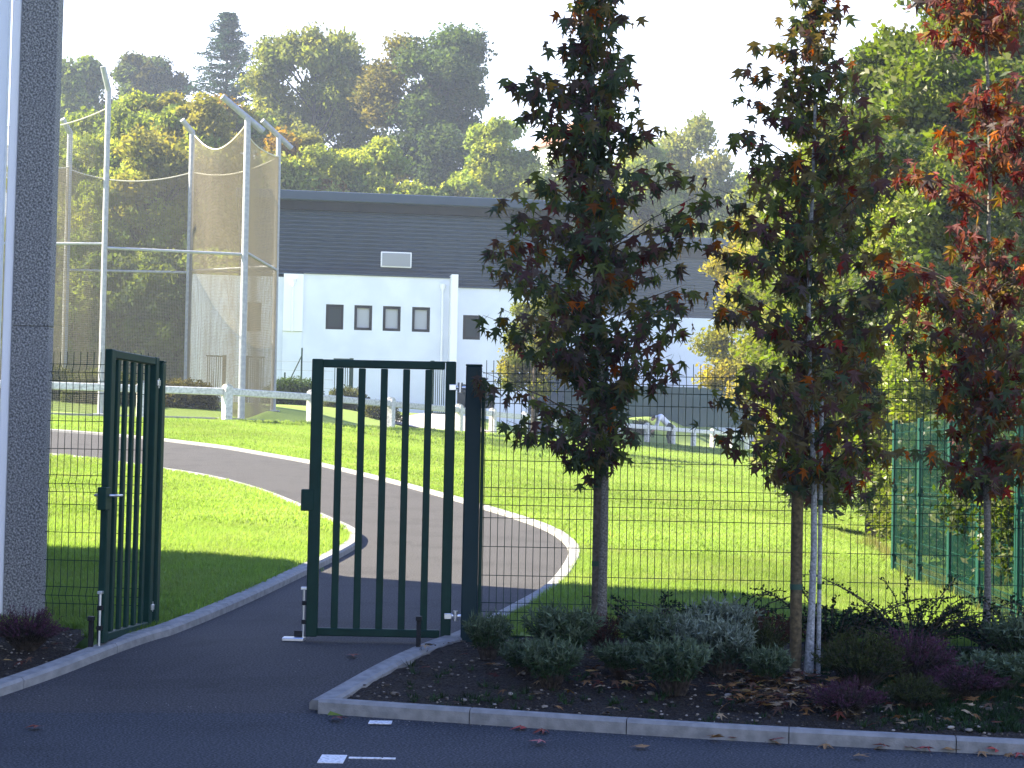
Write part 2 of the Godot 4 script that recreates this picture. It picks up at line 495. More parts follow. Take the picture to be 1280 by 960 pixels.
	var near_tuft = tuft.call(3, 0.0026, 9)
	var far_tuft = tuft.call(4, 0.0055, 9)
	rng.seed = 12
	var ts := [[], []]
	var cs := [[], []]
	var grown: PackedVector2Array = Geometry2D.offset_polygon(path_poly, 0.055)[0]
	for zone in [[12.2, 20.0, 900, 0], [20.0, 30.0, 420, 1], [30.0, 49.0, 190, 1], [49.0, 90.0, 55, 1]]:
		var area = (zone[1] - zone[0]) * (0.60 * zone[1])
		for i in int(area * zone[2]):
			var d = rnd(zone[0], zone[1])
			var x = rnd(-0.31, 0.29) * zone[1]
			if x < -0.31 * d or x > 0.29 * d: continue
			if inside(Vector2(x, d), grown) or inside(Vector2(x, d), bed_poly) or inside(Vector2(x, d), bed2_poly): continue
			if d > rail_depth(x / d) + (-0.2 if d < 49.0 else 2.0): continue
			var big = nz.get_noise_2d(x * 0.9, d * 0.9)
			var s = rnd(0.8, 1.25) * (1.0 + 0.35 * big) * (1.9 if d > 49.0 else 1.0)
			ts[zone[3]].append(Transform3D(Basis(Vector3.UP, rnd(0, TAU)).scaled(Vector3(s, s * rnd(0.8, 1.2), s)), G(x, d, 0.04)))
			var k = rnd(0.8, 1.2) * (1.0 + 0.22 * big + 0.30 * nz.get_noise_2d(x * 0.35 + 9.0, d * 0.22))
			var dry = clampf(0.10 + 0.5 * nz.get_noise_2d(x * 1.7 + 40, d * 1.7), 0.0, 0.5) * (1.0 if rng.randf() < 0.5 else 0.3)
			cs[zone[3]].append(Color(0.23 * k, 0.325 * k, 0.075 * k).lerp(Color(0.36, 0.35, 0.17), dry))
	var gr = thing("grass", "short mown grass blades covering the sloping lawn", "grass", Vector3.ZERO, 0.0, "", "stuff")
	scatter("grass_blades", near_tuft, ts[0], cs[0], gr)
	scatter("grass_blades", far_tuft, ts[1], cs[1], gr)

func kerb_stones(parent: Node, line: PackedVector2Array, length: float, w: float, top: float):
	# line sampled every 0.1 m; a stone takes `length` metres of it
	var k = int(length / 0.1)
	var i = 0
	while i < line.size() - 1:
		var e = mini(i + k, line.size() - 1)
		var b := MB.new()
		var seg = line.slice(i, e + 1)
		var rows := []
		for j in seg.size():
			var t = (line[mini(i + j + 1, line.size() - 1)] - line[maxi(i + j - 1, 0)]).normalized()
			var nn = Vector2(t.y, -t.x)
			var p = seg[j]
			if j == 0: p += t * 0.003
			if j == seg.size() - 1: p -= t * 0.003
			var y = h(p.x, p.y)
			var row := []
			for s in [[-0.5, -0.1], [-0.5, top - 0.018], [-0.5 + 0.018 / w, top], [0.5 - 0.018 / w, top], [0.5, top - 0.018], [0.5, -0.1]]:
				var q = p + nn * w * s[0]
				row.append(Vector3(q.x, y + s[1], -q.y))
			rows.append(row)
		for j in seg.size() - 1:
			for m in 5:
				var c0 = (rows[j][0] + rows[j][5]) / 2 + Vector3(0, -0.05, 0)
				var f = ((rows[j][m] + rows[j][m + 1]) / 2 - c0)
				var nn2 = (rows[j][m + 1] - rows[j][m]).cross(rows[j + 1][m] - rows[j][m]).normalized()
				if nn2.dot(f) < 0: nn2 = -nn2
				b.quad(rows[j][m], rows[j][m + 1], rows[j + 1][m + 1], rows[j + 1][m], nn2)
		for e2 in [0, seg.size() - 1]:
			var r = rows[e2]
			var nn3 = (rows[0][2] - rows[1][2]).normalized() * (1.0 if e2 == 0 else -1.0)
			b.quad(r[0], r[1], r[4], r[5], nn3); b.quad(r[1], r[2], r[3], r[4], nn3)
		put("kerb_stone", b.mesh(M.concrete), parent)
		i = e
func make_kerbs():
	var front = curve(V([[-1.08, 10.55], [0.0, 10.345], [1.1, 10.14], [2.83, 9.86], [5.5, 9.45], [8.6, 9.0]]), 0.1)
	var k1 = thing("front_kerb", "straight concrete kerb between the road and the planting bed", "kerb", Vector3.ZERO, 0, "", "structure")
	kerb_stones(k1, front, 0.9, 0.10, 0.085)
	var k2 = thing("path_kerb", "concrete kerb along the outer side of the path bend, past the gate post", "kerb", Vector3.ZERO, 0, "", "structure")
	kerb_stones(k2, outer, 1.0, 0.14, 0.07)
	var k3 = thing("path_kerb", "concrete kerb along the inner side of the path bend, from the pillar", "kerb", Vector3.ZERO, 0, "", "structure")
	kerb_stones(k3, inner, 1.0, 0.14, 0.075)

# ---------------------------------------------------------------- the building beside the camera
func make_side_building():
	var t = thing("side_building", "grey building edge with pebble-dashed concrete pillar and white panel", "building")
	var x1 = -3.345
	var d0 = 12.95
	for q in [[-0.3, 2.4475], [2.45, 7.0]]:
		var b := MB.new()
		b.box(P(x1 - 0.135, (q[0] + q[1]) / 2, d0 + 0.07), Vector3(0.27, q[1] - q[0], 0.14), Basis.IDENTITY, 0.006)
		put("pillar_block", b.mesh(M.pebble), t)
	var tr := MB.new()
	tr.box(P(x1 - 0.27 - 0.037, 3.45, d0 + 0.07), Vector3(0.07, 7.1, 0.1), Basis.IDENTITY, 0.008)
	put("trim_strip", tr.mesh(M.trim_white), t)
	var pn := MB.new()
	pn.box(P(-4.5, 3.45, d0 + 0.10), Vector3(1.55, 7.1, 0.06), Basis.IDENTITY, 0.005)
	put("white_panel", pn.mesh(M.panel_white), t)
	# main block, out of view: outline and overhang shaped to cast the foreground shadow
	var prof = PackedVector2Array([Vector2(-9, -0.2), Vector2(14.6, -0.2), Vector2(14.9, 1.6), Vector2(16.6, 2.05), Vector2(17.4, 2.55), Vector2(17.15, 3.1), Vector2(16.7, 3.5), Vector2(16.65, 6.2), Vector2(14.9, 7.0), Vector2(13.0, 8.9), Vector2(11.7, 10.2), Vector2(-9, 10.5)])
	var w := MB.new()
	var xa = -5.3
	var xb = -16.0
	for i in prof.size():
		var a = prof[i]
		var e = prof[(i + 1) % prof.size()]
		var nn = Vector3(0, -(e.x - a.x), -(e.y - a.y)).normalized()
		w.quad(P(xa, a.y, a.x), P(xa, e.y, e.x), P(xb, e.y, e.x), P(xb, a.y, a.x), nn)
	var ids = Geometry2D.triangulate_polygon(prof)
	for x in [xa, xb]:
		var nn = Vector3(1 if x == xa else -1, 0, 0)
		for i in range(0, ids.size(), 3):
			w.tri(P(x, prof[ids[i]].y, prof[ids[i]].x), P(x, prof[ids[i + 1]].y, prof[ids[i + 1]].x), P(x, prof[ids[i + 2]].y, prof[ids[i + 2]].x), nn, nn, nn)
	put("wall", w.mesh(M.caster_wall), t)  # added block that throws the shadow over road and bed

# ---------------------------------------------------------------- the sports hall
func make_hall():
	var th = deg_to_rad(8.0)
	var t = thing("sports_hall", "sports hall with white ground floor under dark ribbed metal cladding", "building", P(-9.5, 0, 75), th)
	# local: x along the facade, z towards the camera
	hall_clad(t, -2.0, 12.0, 8.9, 11.93, 12.69, -0.5, 18.0, 9.2)
	wall_open(t, M.render_white, 0.7, 6.85, 3.0, 9.2, 0.0, 0.35, [[1.66, 2.40, 6.9, 7.95], [2.85, 3.6, 6.9, 7.95], [4.05, 4.80, 6.9, 7.95], [5.28, 6.04, 6.9, 7.95]])
	for q in [[1.66, 2.40, false], [2.85, 3.6, true], [4.05, 4.80, true], [5.28, 6.04, true]]:
		window(t, q[0], q[1], 6.9, 7.95, -0.10, q[2])
	wall_open(t, M.render_white, 7.15, 10.35, 2.8, 8.85, -0.3, 0.2, [[7.48, 8.22, 6.66, 7.7], [7.3, 8.9, 3.75, 4.75]])
	window(t, 7.48, 8.22, 6.66, 7.7, -0.38, false)
	window(t, 7.3, 8.9, 3.75, 4.75, -0.38, false)
	wall_open(t, M.render_white, -3.9, -0.12, 3.0, 9.05, -0.2, 0.3, [[-1.58, -1.02, 6.73, 7.95]])
	window(t, -1.58, -1.02, 6.73, 7.95, -0.30, false)
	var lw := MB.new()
	lw.box(Vector3(0.29, 7.97, -0.05), Vector3(0.815, 2.4, 0.3)); put("wall_sun_patch", lw.mesh(M.pure_white), t)  # whiter upper wall: a bright sun patch put into the colour
	var lb := MB.new()
	lb.box(Vector3(0.29, 4.88, -0.12), Vector3(0.815, 3.76, 0.3)); put("wall", lb.mesh(M.render_white), t)
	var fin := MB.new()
	fin.box(Vector3(7.0, 6.15, 0.15), Vector3(0.29, 6.35, 0.9), Basis.IDENTITY, 0.01); put("wall_fin", fin.mesh(M.pure_white), t)  # fin whiter than the wall: its sunlit brightness is in the colour
	for q in [[0.68, 6.88, 9.24, 0.0, 0.4], [7.15, 10.4, 8.89, -0.3, 0.24], [-3.95, 0.68, 9.19, -0.15, 0.44]]:
		var cp := MB.new()
		cp.box(Vector3((q[0] + q[1]) / 2, q[2], q[3] - q[4] / 2 + 0.06), Vector3(q[1] - q[0], 0.06, q[4] + 0.06), Basis.IDENTITY, 0.008)
		put("wall_coping", cp.mesh(M.coping), t)
	for q in [[0.27, 6.75, 8.85, 0.14], [6.55, 3.4, 8.85, 0.07]]:
		var pp := MB.new()
		pp.tube([Vector3(q[0], q[1], q[3]), Vector3(q[0], q[2] - 0.15, q[3])], [0.05, 0.05], 8)
		var dp = put("downpipe", pp.mesh(M.pure_white), t)
		var hp := MB.new()
		hp.tube([Vector3(q[0], q[2] - 0.2, q[3]), Vector3(q[0], q[2] - 0.02, q[3]), Vector3(q[0], q[2] + 0.1, q[3])], [0.06, 0.15, 0.15], 4)
		put("hopper_head", hp.mesh(M.pure_white), dp)
	var vb := MB.new()
	vb.box(Vector3(4.58, 9.95, -0.34), Vector3(1.3, 0.66, 0.14), Basis.IDENTITY, 0.02)
	var ve = put("air_vent", vb.mesh(M.pure_white), t)
	var vg := MB.new()
	vg.box(Vector3(4.58, 9.95, -0.262), Vector3(1.2, 0.56, 0.02))
	for i in 9: vg.box(Vector3(4.58, 9.71 + i * 0.06, -0.246), Vector3(1.18, 0.012, 0.03))
	put("vent_grille", vg.mesh(M.vent), ve)
	# farther wing
	var t2 = thing("hall_wing", "farther wing of the sports hall seen between the sweetgum trees", "building", P(10.13, 0, 105), th)
	hall_clad(t2, -8.5, 9.0, 9.9, 13.65, 14.82, -0.4, 16.0, 10.1)
	wall_open(t2, M.render_white, -8.5, 9.0, 3.0, 10.1, 0.0, 0.4, [[-6.6, -5.8, 7.6, 8.7], [-5.2, -4.4, 7.6, 8.7], [4.2, 5.2, 7.4, 8.6]])
	window(t2, -6.6, -5.8, 7.6, 8.7, -0.1, false); window(t2, -5.2, -4.4, 7.6, 8.7, -0.1, true); window(t2, 4.2, 5.2, 7.4, 8.6, -0.1, false)
	# dark screen fence in front of the wing
	var sc = thing("windbreak_screen", "long dark teal windbreak screen on posts before the hall wing", "screen", P(9.6, 0, 100.5), th)
	for i in 9:
		var x = -8.0 + i * 2.0
		var pb := MB.new()
		pb.tube([Vector3(x, 3.4, -0.06), Vector3(x, 5.95, -0.06)], [0.04, 0.04], 6); put("screen_post", pb.mesh(M.green_paint), sc)
		if i < 8:
			var cb := MB.new()
			cb.box(Vector3(x + 1.0, 4.75, 0.0), Vector3(1.96, 2.2, 0.012)); put("screen_cloth", cb.mesh(M.screen), sc)
func hall_clad(t: Node, s0: float, s1: float, y0: float, y1: float, y2: float, z: float, deep: float, _lip: float):
	# ribbed sheet: trapezoid ribs running along the wall
	var b := MB.new()
	var y = y0
	var pitch = 0.172
	while y < y1 - 0.02:
		var e = minf(y + pitch, y1)
		var f = (e - y) / pitch
		var p = [Vector2(y, z), Vector2(y + 0.075 * f, z), Vector2(y + 0.10 * f, z + 0.075), Vector2(y + 0.147 * f, z + 0.075), Vector2(e, z)]
		for i in 4:
			var a: Vector2 = p[i]
			var g: Vector2 = p[i + 1]
			b.quad(Vector3(s0, a.x, a.y), Vector3(s1, a.x, a.y), Vector3(s1, g.x, g.y), Vector3(s0, g.x, g.y), Vector3(0, -(g.y - a.y), g.x - a.x).normalized())
		y = e
	put("ribbed_cladding", b.mesh(M.clad), t)
	var body := MB.new()
	body.box(Vector3((s0 + s1) / 2, (2.5 + y1) / 2, z - deep / 2 - 0.06), Vector3(s1 - s0 - 0.02, y1 - 2.5, deep))
	put("hall_body", body.mesh(M.clad), t)
	var sf := MB.new()
	var my = y1 + (y2 - y1) * 0.48
	sf.box(Vector3((s0 + s1) / 2, (y1 + my) / 2, z - deep / 2 + 0.1), Vector3(s1 - s0 + 0.1, my - y1, deep + 0.3))
	put("eaves_shade_band", sf.mesh(M.eaves_shade), t)  # dark strip painted as the shadow gap under the roof
	var cp := MB.new()
	cp.box(Vector3((s0 + s1) / 2, (my + y2) / 2, z - deep / 2 + 0.2), Vector3(s1 - s0 + 0.4, y2 - my, deep + 0.8), Basis.IDENTITY, 0.03)
	put("roof", cp.mesh(M.coping), t)
func wall_open(t: Node, m: Material, s0: float, s1: float, y0: float, y1: float, z: float, thick: float, holes: Array):
	var ss := [s0, s1]
	var ys := [y0, y1]
	for q in holes:
		ss.append_array([q[0], q[1]]); ys.append_array([q[2], q[3]])
	ss.sort(); ys.sort()
	var b := MB.new()
	for i in ss.size() - 1:
		if ss[i + 1] - ss[i] < 0.001: continue
		for j in ys.size() - 1:
			if ys[j + 1] - ys[j] < 0.001: continue
			var c = Vector2((ss[i] + ss[i + 1]) / 2, (ys[j] + ys[j + 1]) / 2)
			var hole = false
			for q in holes:
				if c.x > q[0] and c.x < q[1] and c.y > q[2] and c.y < q[3]: hole = true
			if hole: continue
			b.quad(Vector3(ss[i], ys[j], z), Vector3(ss[i + 1], ys[j], z), Vector3(ss[i + 1], ys[j + 1], z), Vector3(ss[i], ys[j + 1], z), Vector3(0, 0, 1))
	for q in holes + [[s0, s1, y0, y1]]:
		var io = -1.0 if q[0] == s0 and q[1] == s1 else 1.0
		b.quad(Vector3(q[0], q[2], z), Vector3(q[0], q[3], z), Vector3(q[0], q[3], z - thick), Vector3(q[0], q[2], z - thick), Vector3(io, 0, 0))
		b.quad(Vector3(q[1], q[2], z), Vector3(q[1], q[3], z), Vector3(q[1], q[3], z - thick), Vector3(q[1], q[2], z - thick), Vector3(-io, 0, 0))
		b.quad(Vector3(q[0], q[2], z), Vector3(q[1], q[2], z), Vector3(q[1], q[2], z - thick), Vector3(q[0], q[2], z - thick), Vector3(0, io, 0))
		b.quad(Vector3(q[0], q[3], z), Vector3(q[1], q[3], z), Vector3(q[1], q[3], z - thick), Vector3(q[0], q[3], z - thick), Vector3(0, -io, 0))
	put("wall", b.mesh(m), t)
func window(t: Node, s0: float, s1: float, y0: float, y1: float, z: float, blind: bool):
	var b := MB.new()
	var w = 0.115
	b.box(Vector3(s0 + w / 2, (y0 + y1) / 2, z), Vector3(w, y1 - y0, 0.1)); b.box(Vector3(s1 - w / 2, (y0 + y1) / 2, z), Vector3(w, y1 - y0, 0.1))
	b.box(Vector3((s0 + s1) / 2, y0 + w / 2, z), Vector3(s1 - s0 - 2 * w, w, 0.1)); b.box(Vector3((s0 + s1) / 2, y1 - w / 2, z), Vector3(s1 - s0 - 2 * w, w, 0.1))
	var f = put("window", b.mesh(M.frame_dark), t)
	var g := MB.new()
	g.box(Vector3((s0 + s1) / 2, (y0 + y1) / 2, z - 0.03), Vector3(s1 - s0 - 2 * w, y1 - y0 - 2 * w, 0.02))
	put("blind" if blind else "pane", g.mesh(M.sky_grey if blind else M.glass), f)  # grey panes have the sky reflection put into their colour

# ---------------------------------------------------------------- trees on the hill
func cluster(s: int, count: int, leaf: float, m: Material, spread := 1.0) -> Mesh:
	rng.seed = s
	var b := MB.new()
	for i in count:
		var p = rv() * pow(rng.randf(), 0.45) * Vector3(0.5, 0.36, 0.5) * spread
		var nn = (rv() + Vector3(0, 0.7, 0)).normalized()
		var u = nn.cross(rv()).normalized()
		var w = nn.cross(u)
		var l = leaf * rnd(0.7, 1.3)
		var k = rnd(0.7, 1.3)
		b.col = Color(k, k * rnd(0.95, 1.05), k)
		var nl = (nn * 0.6 + p.normalized() * 0.4).normalized()
		b.tri(p - u * l * 0.5, p + w * l * 0.3, p + u * l * 0.6, nl, nl, nl)
		b.tri(p - u * l * 0.5, p - w * l * 0.3, p + u * l * 0.6, nl, nl, nl)
	return b.mesh(m)
func rounded_tree(called: String, label: String, group: String, x: float, d: float, top: float, width: float, base: float, cl: Array, scale: float, nclus: int, lobes: int, pal: Array, seed_: int, opt := {}):
	# top, base: heights (absolute) of the crown; pal: colours picked by lobe
	rng.seed = seed_
	var g0 = h(x, d)
	var t = thing(called, label, opt.get("cat", "tree"), P(x, g0, d), 0, group)
	var hh = top - g0
	var cb = base - g0
	var ch = hh - cb
	var tb := MB.new()
	var lean = rnd(-0.03, 0.03) * hh
	var r0 = clampf(hh * 0.022, 0.04, 0.35)
	tb.tube([Vector3(0, -0.3, 0), Vector3(lean * 0.2, hh * 0.3, 0), Vector3(lean * 0.6, hh * 0.6, 0), Vector3(lean, hh * 0.92, 0)], [r0 * 1.25, r0, r0 * 0.6, r0 * 0.12], 7)
	put("trunk", tb.mesh(M.bark_dark), t)
	var ts := []
	var cs := []
	var lb := MB.new()
	var pw: float = opt.get("round", 0.5)
	for i in lobes:
		var f = (i + rnd(0.0, 1.0)) / lobes                     # height fraction in the crown
		var prof = pow(maxf(sin(PI * clampf(0.12 + 0.86 * f, 0, 1)), 0.02), pw)
		if opt.has("cone"): prof = (1.0 - f * 0.97)
		var ang = rnd(0, TAU)
		var rr = width * 0.5 * prof * sqrt(rnd(0.06, 1.0))
		var c = Vector3(cos(ang) * rr + lean * f, cb + ch * (0.08 + 0.86 * f), sin(ang) * rr)
		var size = opt.get("lobe", 0.25) * width * rnd(0.55, 1.0) * (0.45 + 0.55 * prof)
		var st = Vector3(0, clampf(c.y - rr * 0.9 - size * 0.3, hh * 0.15, hh * 0.9), 0)
		var sf = st.y / hh
		st.x = lean * (sf / 0.3 * 0.2 if sf < 0.3 else lerpf(0.2, 0.6, (sf - 0.3) / 0.3) if sf < 0.6 else lerpf(0.6, 1.0, (sf - 0.6) / 0.32))
		lb.tube([st, st.lerp(c, 0.5) + Vector3(0, 0.05 * size, 0), c], [r0 * 0.32, r0 * 0.2, r0 * 0.06], 4, false)
		var colr: Color = pal[rng.randi() % pal.size()]
		if opt.has("sun_side") and c.x < -width * 0.12: colr = opt.sun_side  # lobes towards the sun recoloured: sunlight put into the leaf colour
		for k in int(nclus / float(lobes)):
			var dir = rv()
			if dir.y < -0.2: dir.y *= 0.4
			var p = c + dir * size * pow(rng.randf(), 0.4) * Vector3(1, 0.8, 1)
			if p.y > hh + 0.2: p.y = hh - rnd(0, 0.5)
			var s = scale * rnd(0.7, 1.3)
			ts.append(Transform3D(Basis.from_euler(Vector3(rnd(-0.5, 0.5), rnd(0, TAU), rnd(-0.5, 0.5))).scaled(Vector3(s, s * opt.get("droop", 1.0), s)), p))
			var kk = rnd(0.75, 1.25)
			cs.append(Color(colr.r * kk * rnd(0.9, 1.1), colr.g * kk, colr.b * kk))
	put("limbs", lb.mesh(M.bark_dark), t, Vector3.ZERO, "stuff")
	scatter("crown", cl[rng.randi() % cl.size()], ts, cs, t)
	return t
func make_hill_trees():
	var ca = [cluster(101, 44, 0.22, M.far_leaf), cluster(102, 44, 0.22, M.far_leaf)]
	var fine = [cluster(103, 40, 0.17, M.far_leaf), cluster(104, 40, 0.17, M.far_leaf)]
	var yg = Color(0.29, 0.335, 0.065)
	var yg2 = Color(0.22, 0.275, 0.06)
	var gr = Color(0.155, 0.205, 0.055)
	var dk = Color(0.10, 0.135, 0.06)
	var ol = Color(0.23, 0.22, 0.05)
	var og = Color(0.30, 0.19, 0.03)
	var gg = "trees on the hill behind the hall"
	# pixel-free placing: x, d, top, width, base of crown
	var L = [
		["dark_tree", "dark green tree on the hill close beside the pebble-dashed pillar", -36.5, 150, 35.0, 6.5, 20.0, ca, 1.6, 965, 33, [dk, dk, gr], 201, {}],
		["round_tree", "low round dark tree on the skyline between pillar and conifer", -33.3, 160, 37.3, 7.5, 27.0, ca, 1.6, 965, 33, [dk, Color(0.05, 0.05, 0.025)], 202, {}],
		["birch_tree", "tall feathery grey-green birch on the skyline beside the largest dark tree", -14.8, 128, 32.5, 11.5, 9.0, fine, 1.5, 3600, 90, [Color(0.22, 0.24, 0.06), Color(0.17, 0.20, 0.055), Color(0.19, 0.215, 0.055)], 203, {"lobe": 0.2, "round": 0.4, "droop": 1.3}],
		["oak_tree", "largest dark green tree on the skyline above the hall roof", -6.6, 124, 32.0, 10.5, 9.0, fine, 1.5, 4200, 100, [Color(0.078, 0.115, 0.05), Color(0.062, 0.095, 0.045)], 204, {"lobe": 0.2, "round": 0.32, "sun_side": Color(0.15, 0.135, 0.04)}],  # browner lobes on the sunward half carry painted sunlight
		["bushy_tree", "yellow-green bushy tree behind the throwing cage nearest the pillar", -26.5, 108, 22.5, 8.5, 3.0, ca, 1.2, 2070, 72, [yg, yg2, yg2], 205, {}],
		["bushy_tree", "yellow-green bushy tree behind the tall bent cage pole", -21.5, 104, 23.2, 8.0, 3.0, ca, 1.2, 2070, 72, [yg2, ol, yg], 206, {}],
		["bushy_tree", "olive and yellow bushy tree under the skyline conifer", -17.6, 100, 21.8, 7.5, 3.0, ca, 1.2, 2070, 72, [yg2, ol, gr], 207, {}],
		["autumn_tree", "orange-tinged tree directly behind the two cage arms", -17.0, 112, 24.5, 8.5, 4.0, ca, 1.2, 1839, 66, [ol, og, ol, yg2], 208, {}],
		["autumn_tree", "olive tree with yellow top behind the corner cage pole", -12.4, 104, 20.8, 5.6, 6.0, ca, 1.1, 1380, 52, [ol, og, yg], 209, {}],
		["maple_tree", "bright yellow-green lobed tree rising above the middle of the hall roof", -8.9, 106, 20.6, 6.4, 6.0, ca, 1.1, 1839, 61, [yg, yg, yg2], 210, {}],
		["maple_tree", "small yellow-green tree directly under the largest dark tree", -6.0, 104, 17.8, 4.6, 6.0, ca, 1.05, 1150, 42, [yg2, yg], 211, {}],
		["maple_tree", "low olive bush above the roof beside the largest dark tree", -3.4, 106, 18.3, 4.4, 6.0, ca, 1.05, 1150, 42, [ol, yg2], 212, {}],
		["maple_tree", "fresh green tree above the roof end beside the house on the hill", -0.6, 108, 22.4, 6.2, 6.0, ca, 1.1, 2070, 66, [yg2, gr, yg], 213, {}],
		["maple_tree", "green tree behind the top of the tallest dark sweetgum", 3.6, 110, 20.5, 6.4, 6.0, ca, 1.1, 1839, 61, [yg2, gr], 214, {}],
		["maple_tree", "yellow-green tree showing between the two dark sweetgum crowns", 7.6, 116, 22.8, 6.4, 7.0, ca, 1.1, 1839, 61, [yg, yg2, ol], 215, {}],
		["willow_tree", "pale feathery tree on the skyline between the two dark sweetgums", 12.2, 122, 25.6, 7.5, 6.0, fine, 1.5, 900, 30, [Color(0.24, 0.25, 0.08), Color(0.2, 0.22, 0.07)], 216, {"droop": 1.3}],
		["maple_tree", "yellow-green tree behind the leaning leaves of the middle sweetgum", 16.2, 120, 21.5, 7.5, 6.0, ca, 1.1, 1839, 61, [yg2, yg], 217, {}],
		["maple_tree", "olive tree on the hill hidden mostly by the middle sweetgum", 21.0, 118, 22.5, 8.0, 6.0, ca, 1.1, 1839, 61, [yg2, ol], 218, {}],
		["maple_tree", "tall pale green tree filling the skyline between the dark sweetgum crowns", 9.8, 128, 24.5, 9.0, 8.0, ca, 1.2, 2070, 66, [yg2, gr, yg2], 225, {"round": 0.35}],
		["maple_tree", "broad olive tree low on the hill behind the hall wing roof", 5.4, 120, 20.5, 8.0, 8.0, ca, 1.2, 1724, 60, [yg2, ol, gr], 226, {"round": 0.35}],
		["maple_tree", "broad yellow-green tree on the hill behind the wing beside the middle sweetgum", 13.6, 122, 21.5, 8.0, 8.0, ca, 1.2, 1724, 60, [yg, yg2], 227, {"round": 0.35}],
		["maple_tree", "yellow-green tree at the hill foot between cage netting and hall", -20.0, 98, 19.0, 8.5, 3.0, ca, 1.2, 2185, 69, [yg, yg2, ol], 228, {"round": 0.3}],
		["maple_tree", "lit yellow-green tree behind the netting next to the bent pole", -24.8, 101, 19.5, 8.5, 3.0, ca, 1.2, 2185, 69, [yg2, yg, gr], 229, {"round": 0.3}],
		["maple_tree", "green tree on the hill above the hall behind the yellow maples", 1.4, 132, 21.5, 9.0, 10.0, ca, 1.2, 1609, 57, [gr, dk], 219, {}],
		["maple_tree", "dark leafy tree between the birch and the yellow maples", -12.0, 118, 17.0, 9.0, 8.0, ca, 1.2, 1609, 57, [gr, ol], 220, {}],
		["maple_tree", "pale green tree low behind the netting beside the white hall", -15.0, 92, 12.0, 6.5, 3.0, ca, 1.1, 1839, 57, [gr, yg2], 221, {}],
		["maple_tree", "leafy green tree low behind the netting beside the pillar", -22.5, 92, 13.0, 8.0, 3.0, ca, 1.1, 2070, 61, [gr, yg2, gr], 222, {}],
		["maple_tree", "shaded green tree behind the middle of the netting", -18.2, 90, 11.5, 5.5, 3.0, ca, 1.1, 1839, 57, [gr, dk], 223, {}],
		["maple_tree", "broad green tree at the edge of the wood beside the pillar", -29.0, 112, 17.0, 9.0, 3.0, ca, 1.2, 1839, 57, [gr, yg2], 224, {}],
	]
	for q in L: rounded_tree(q[0], q[1], gg, q[2], q[3], q[4], q[5], q[6], q[7], q[8], q[9], q[10], q[11], q[12], q[13])
	# smaller autumn trees near the hall
	rounded_tree("birch_sapling", "small sunlit yellow tree against the white wall behind the tallest sweetgum", "", 0.75, 58, 6.7, 2.3, 3.6, fine, 0.62, 420, 16, [Color(0.24, 0.22, 0.04), Color(0.17, 0.19, 0.035)], 231)
	rounded_tree("birch_sapling", "sunlit yellow tree directly behind the middle sweetgum", "", 8.3, 60, 10.2, 4.6, 3.0, fine, 0.7, 1700, 40, [Color(0.30, 0.26, 0.045), Color(0.22, 0.22, 0.04)], 232)
	rounded_tree("birch_sapling", "sunlit yellow-green tree beyond the lawn corner beside the court fence top", "", 9.6, 54, 8.6, 3.6, 2.2, fine, 0.7, 1300, 32, [Color(0.27, 0.25, 0.045), Color(0.2, 0.22, 0.04)], 233)
	conifer(-24.5, 150, 38.5, 14.0)
	# house on the hill
	var hs = thing("hill_house", "small pale gabled house with tiled roof high on the hill", "house", P(5.0, 24.5, 168), 0.5)
	var w := MB.new()
	w.box(Vector3(0, 3.0, 0), Vector3(4.6, 7.0, 6.0))
	for s in [-1.0, 1.0]:
		w.flat(Vector3(-2.3, 6.5, s * 3.0), Vector3(2.3, 6.5, s * 3.0), Vector3(0, 8.6, s * 3.0))
	put("wall", w.mesh(M.pure_white), hs)
	var rf := MB.new()
	for s in [-1.0, 1.0]:
		rf.box(Vector3(s * 1.25, 7.62, 0), Vector3(3.5, 0.15, 6.8), Basis(Vector3.BACK, -s * atan2(2.1, 2.3)))
	var ro = put("roof", rf.mesh(M.roof_tile), hs)
	var ch := MB.new()
	ch.box(Vector3(0.9, 8.6, 1.0), Vector3(0.7, 1.6, 0.7)); put("chimney", ch.mesh(M.render_white), ro)
	for x in [-1.0, 1.0]:
		var f := MB.new()
		f.box(Vector3(x, 4.8, 3.02), Vector3(0.9, 1.3, 0.06)); put("window", f.mesh(M.frame_dark), hs)
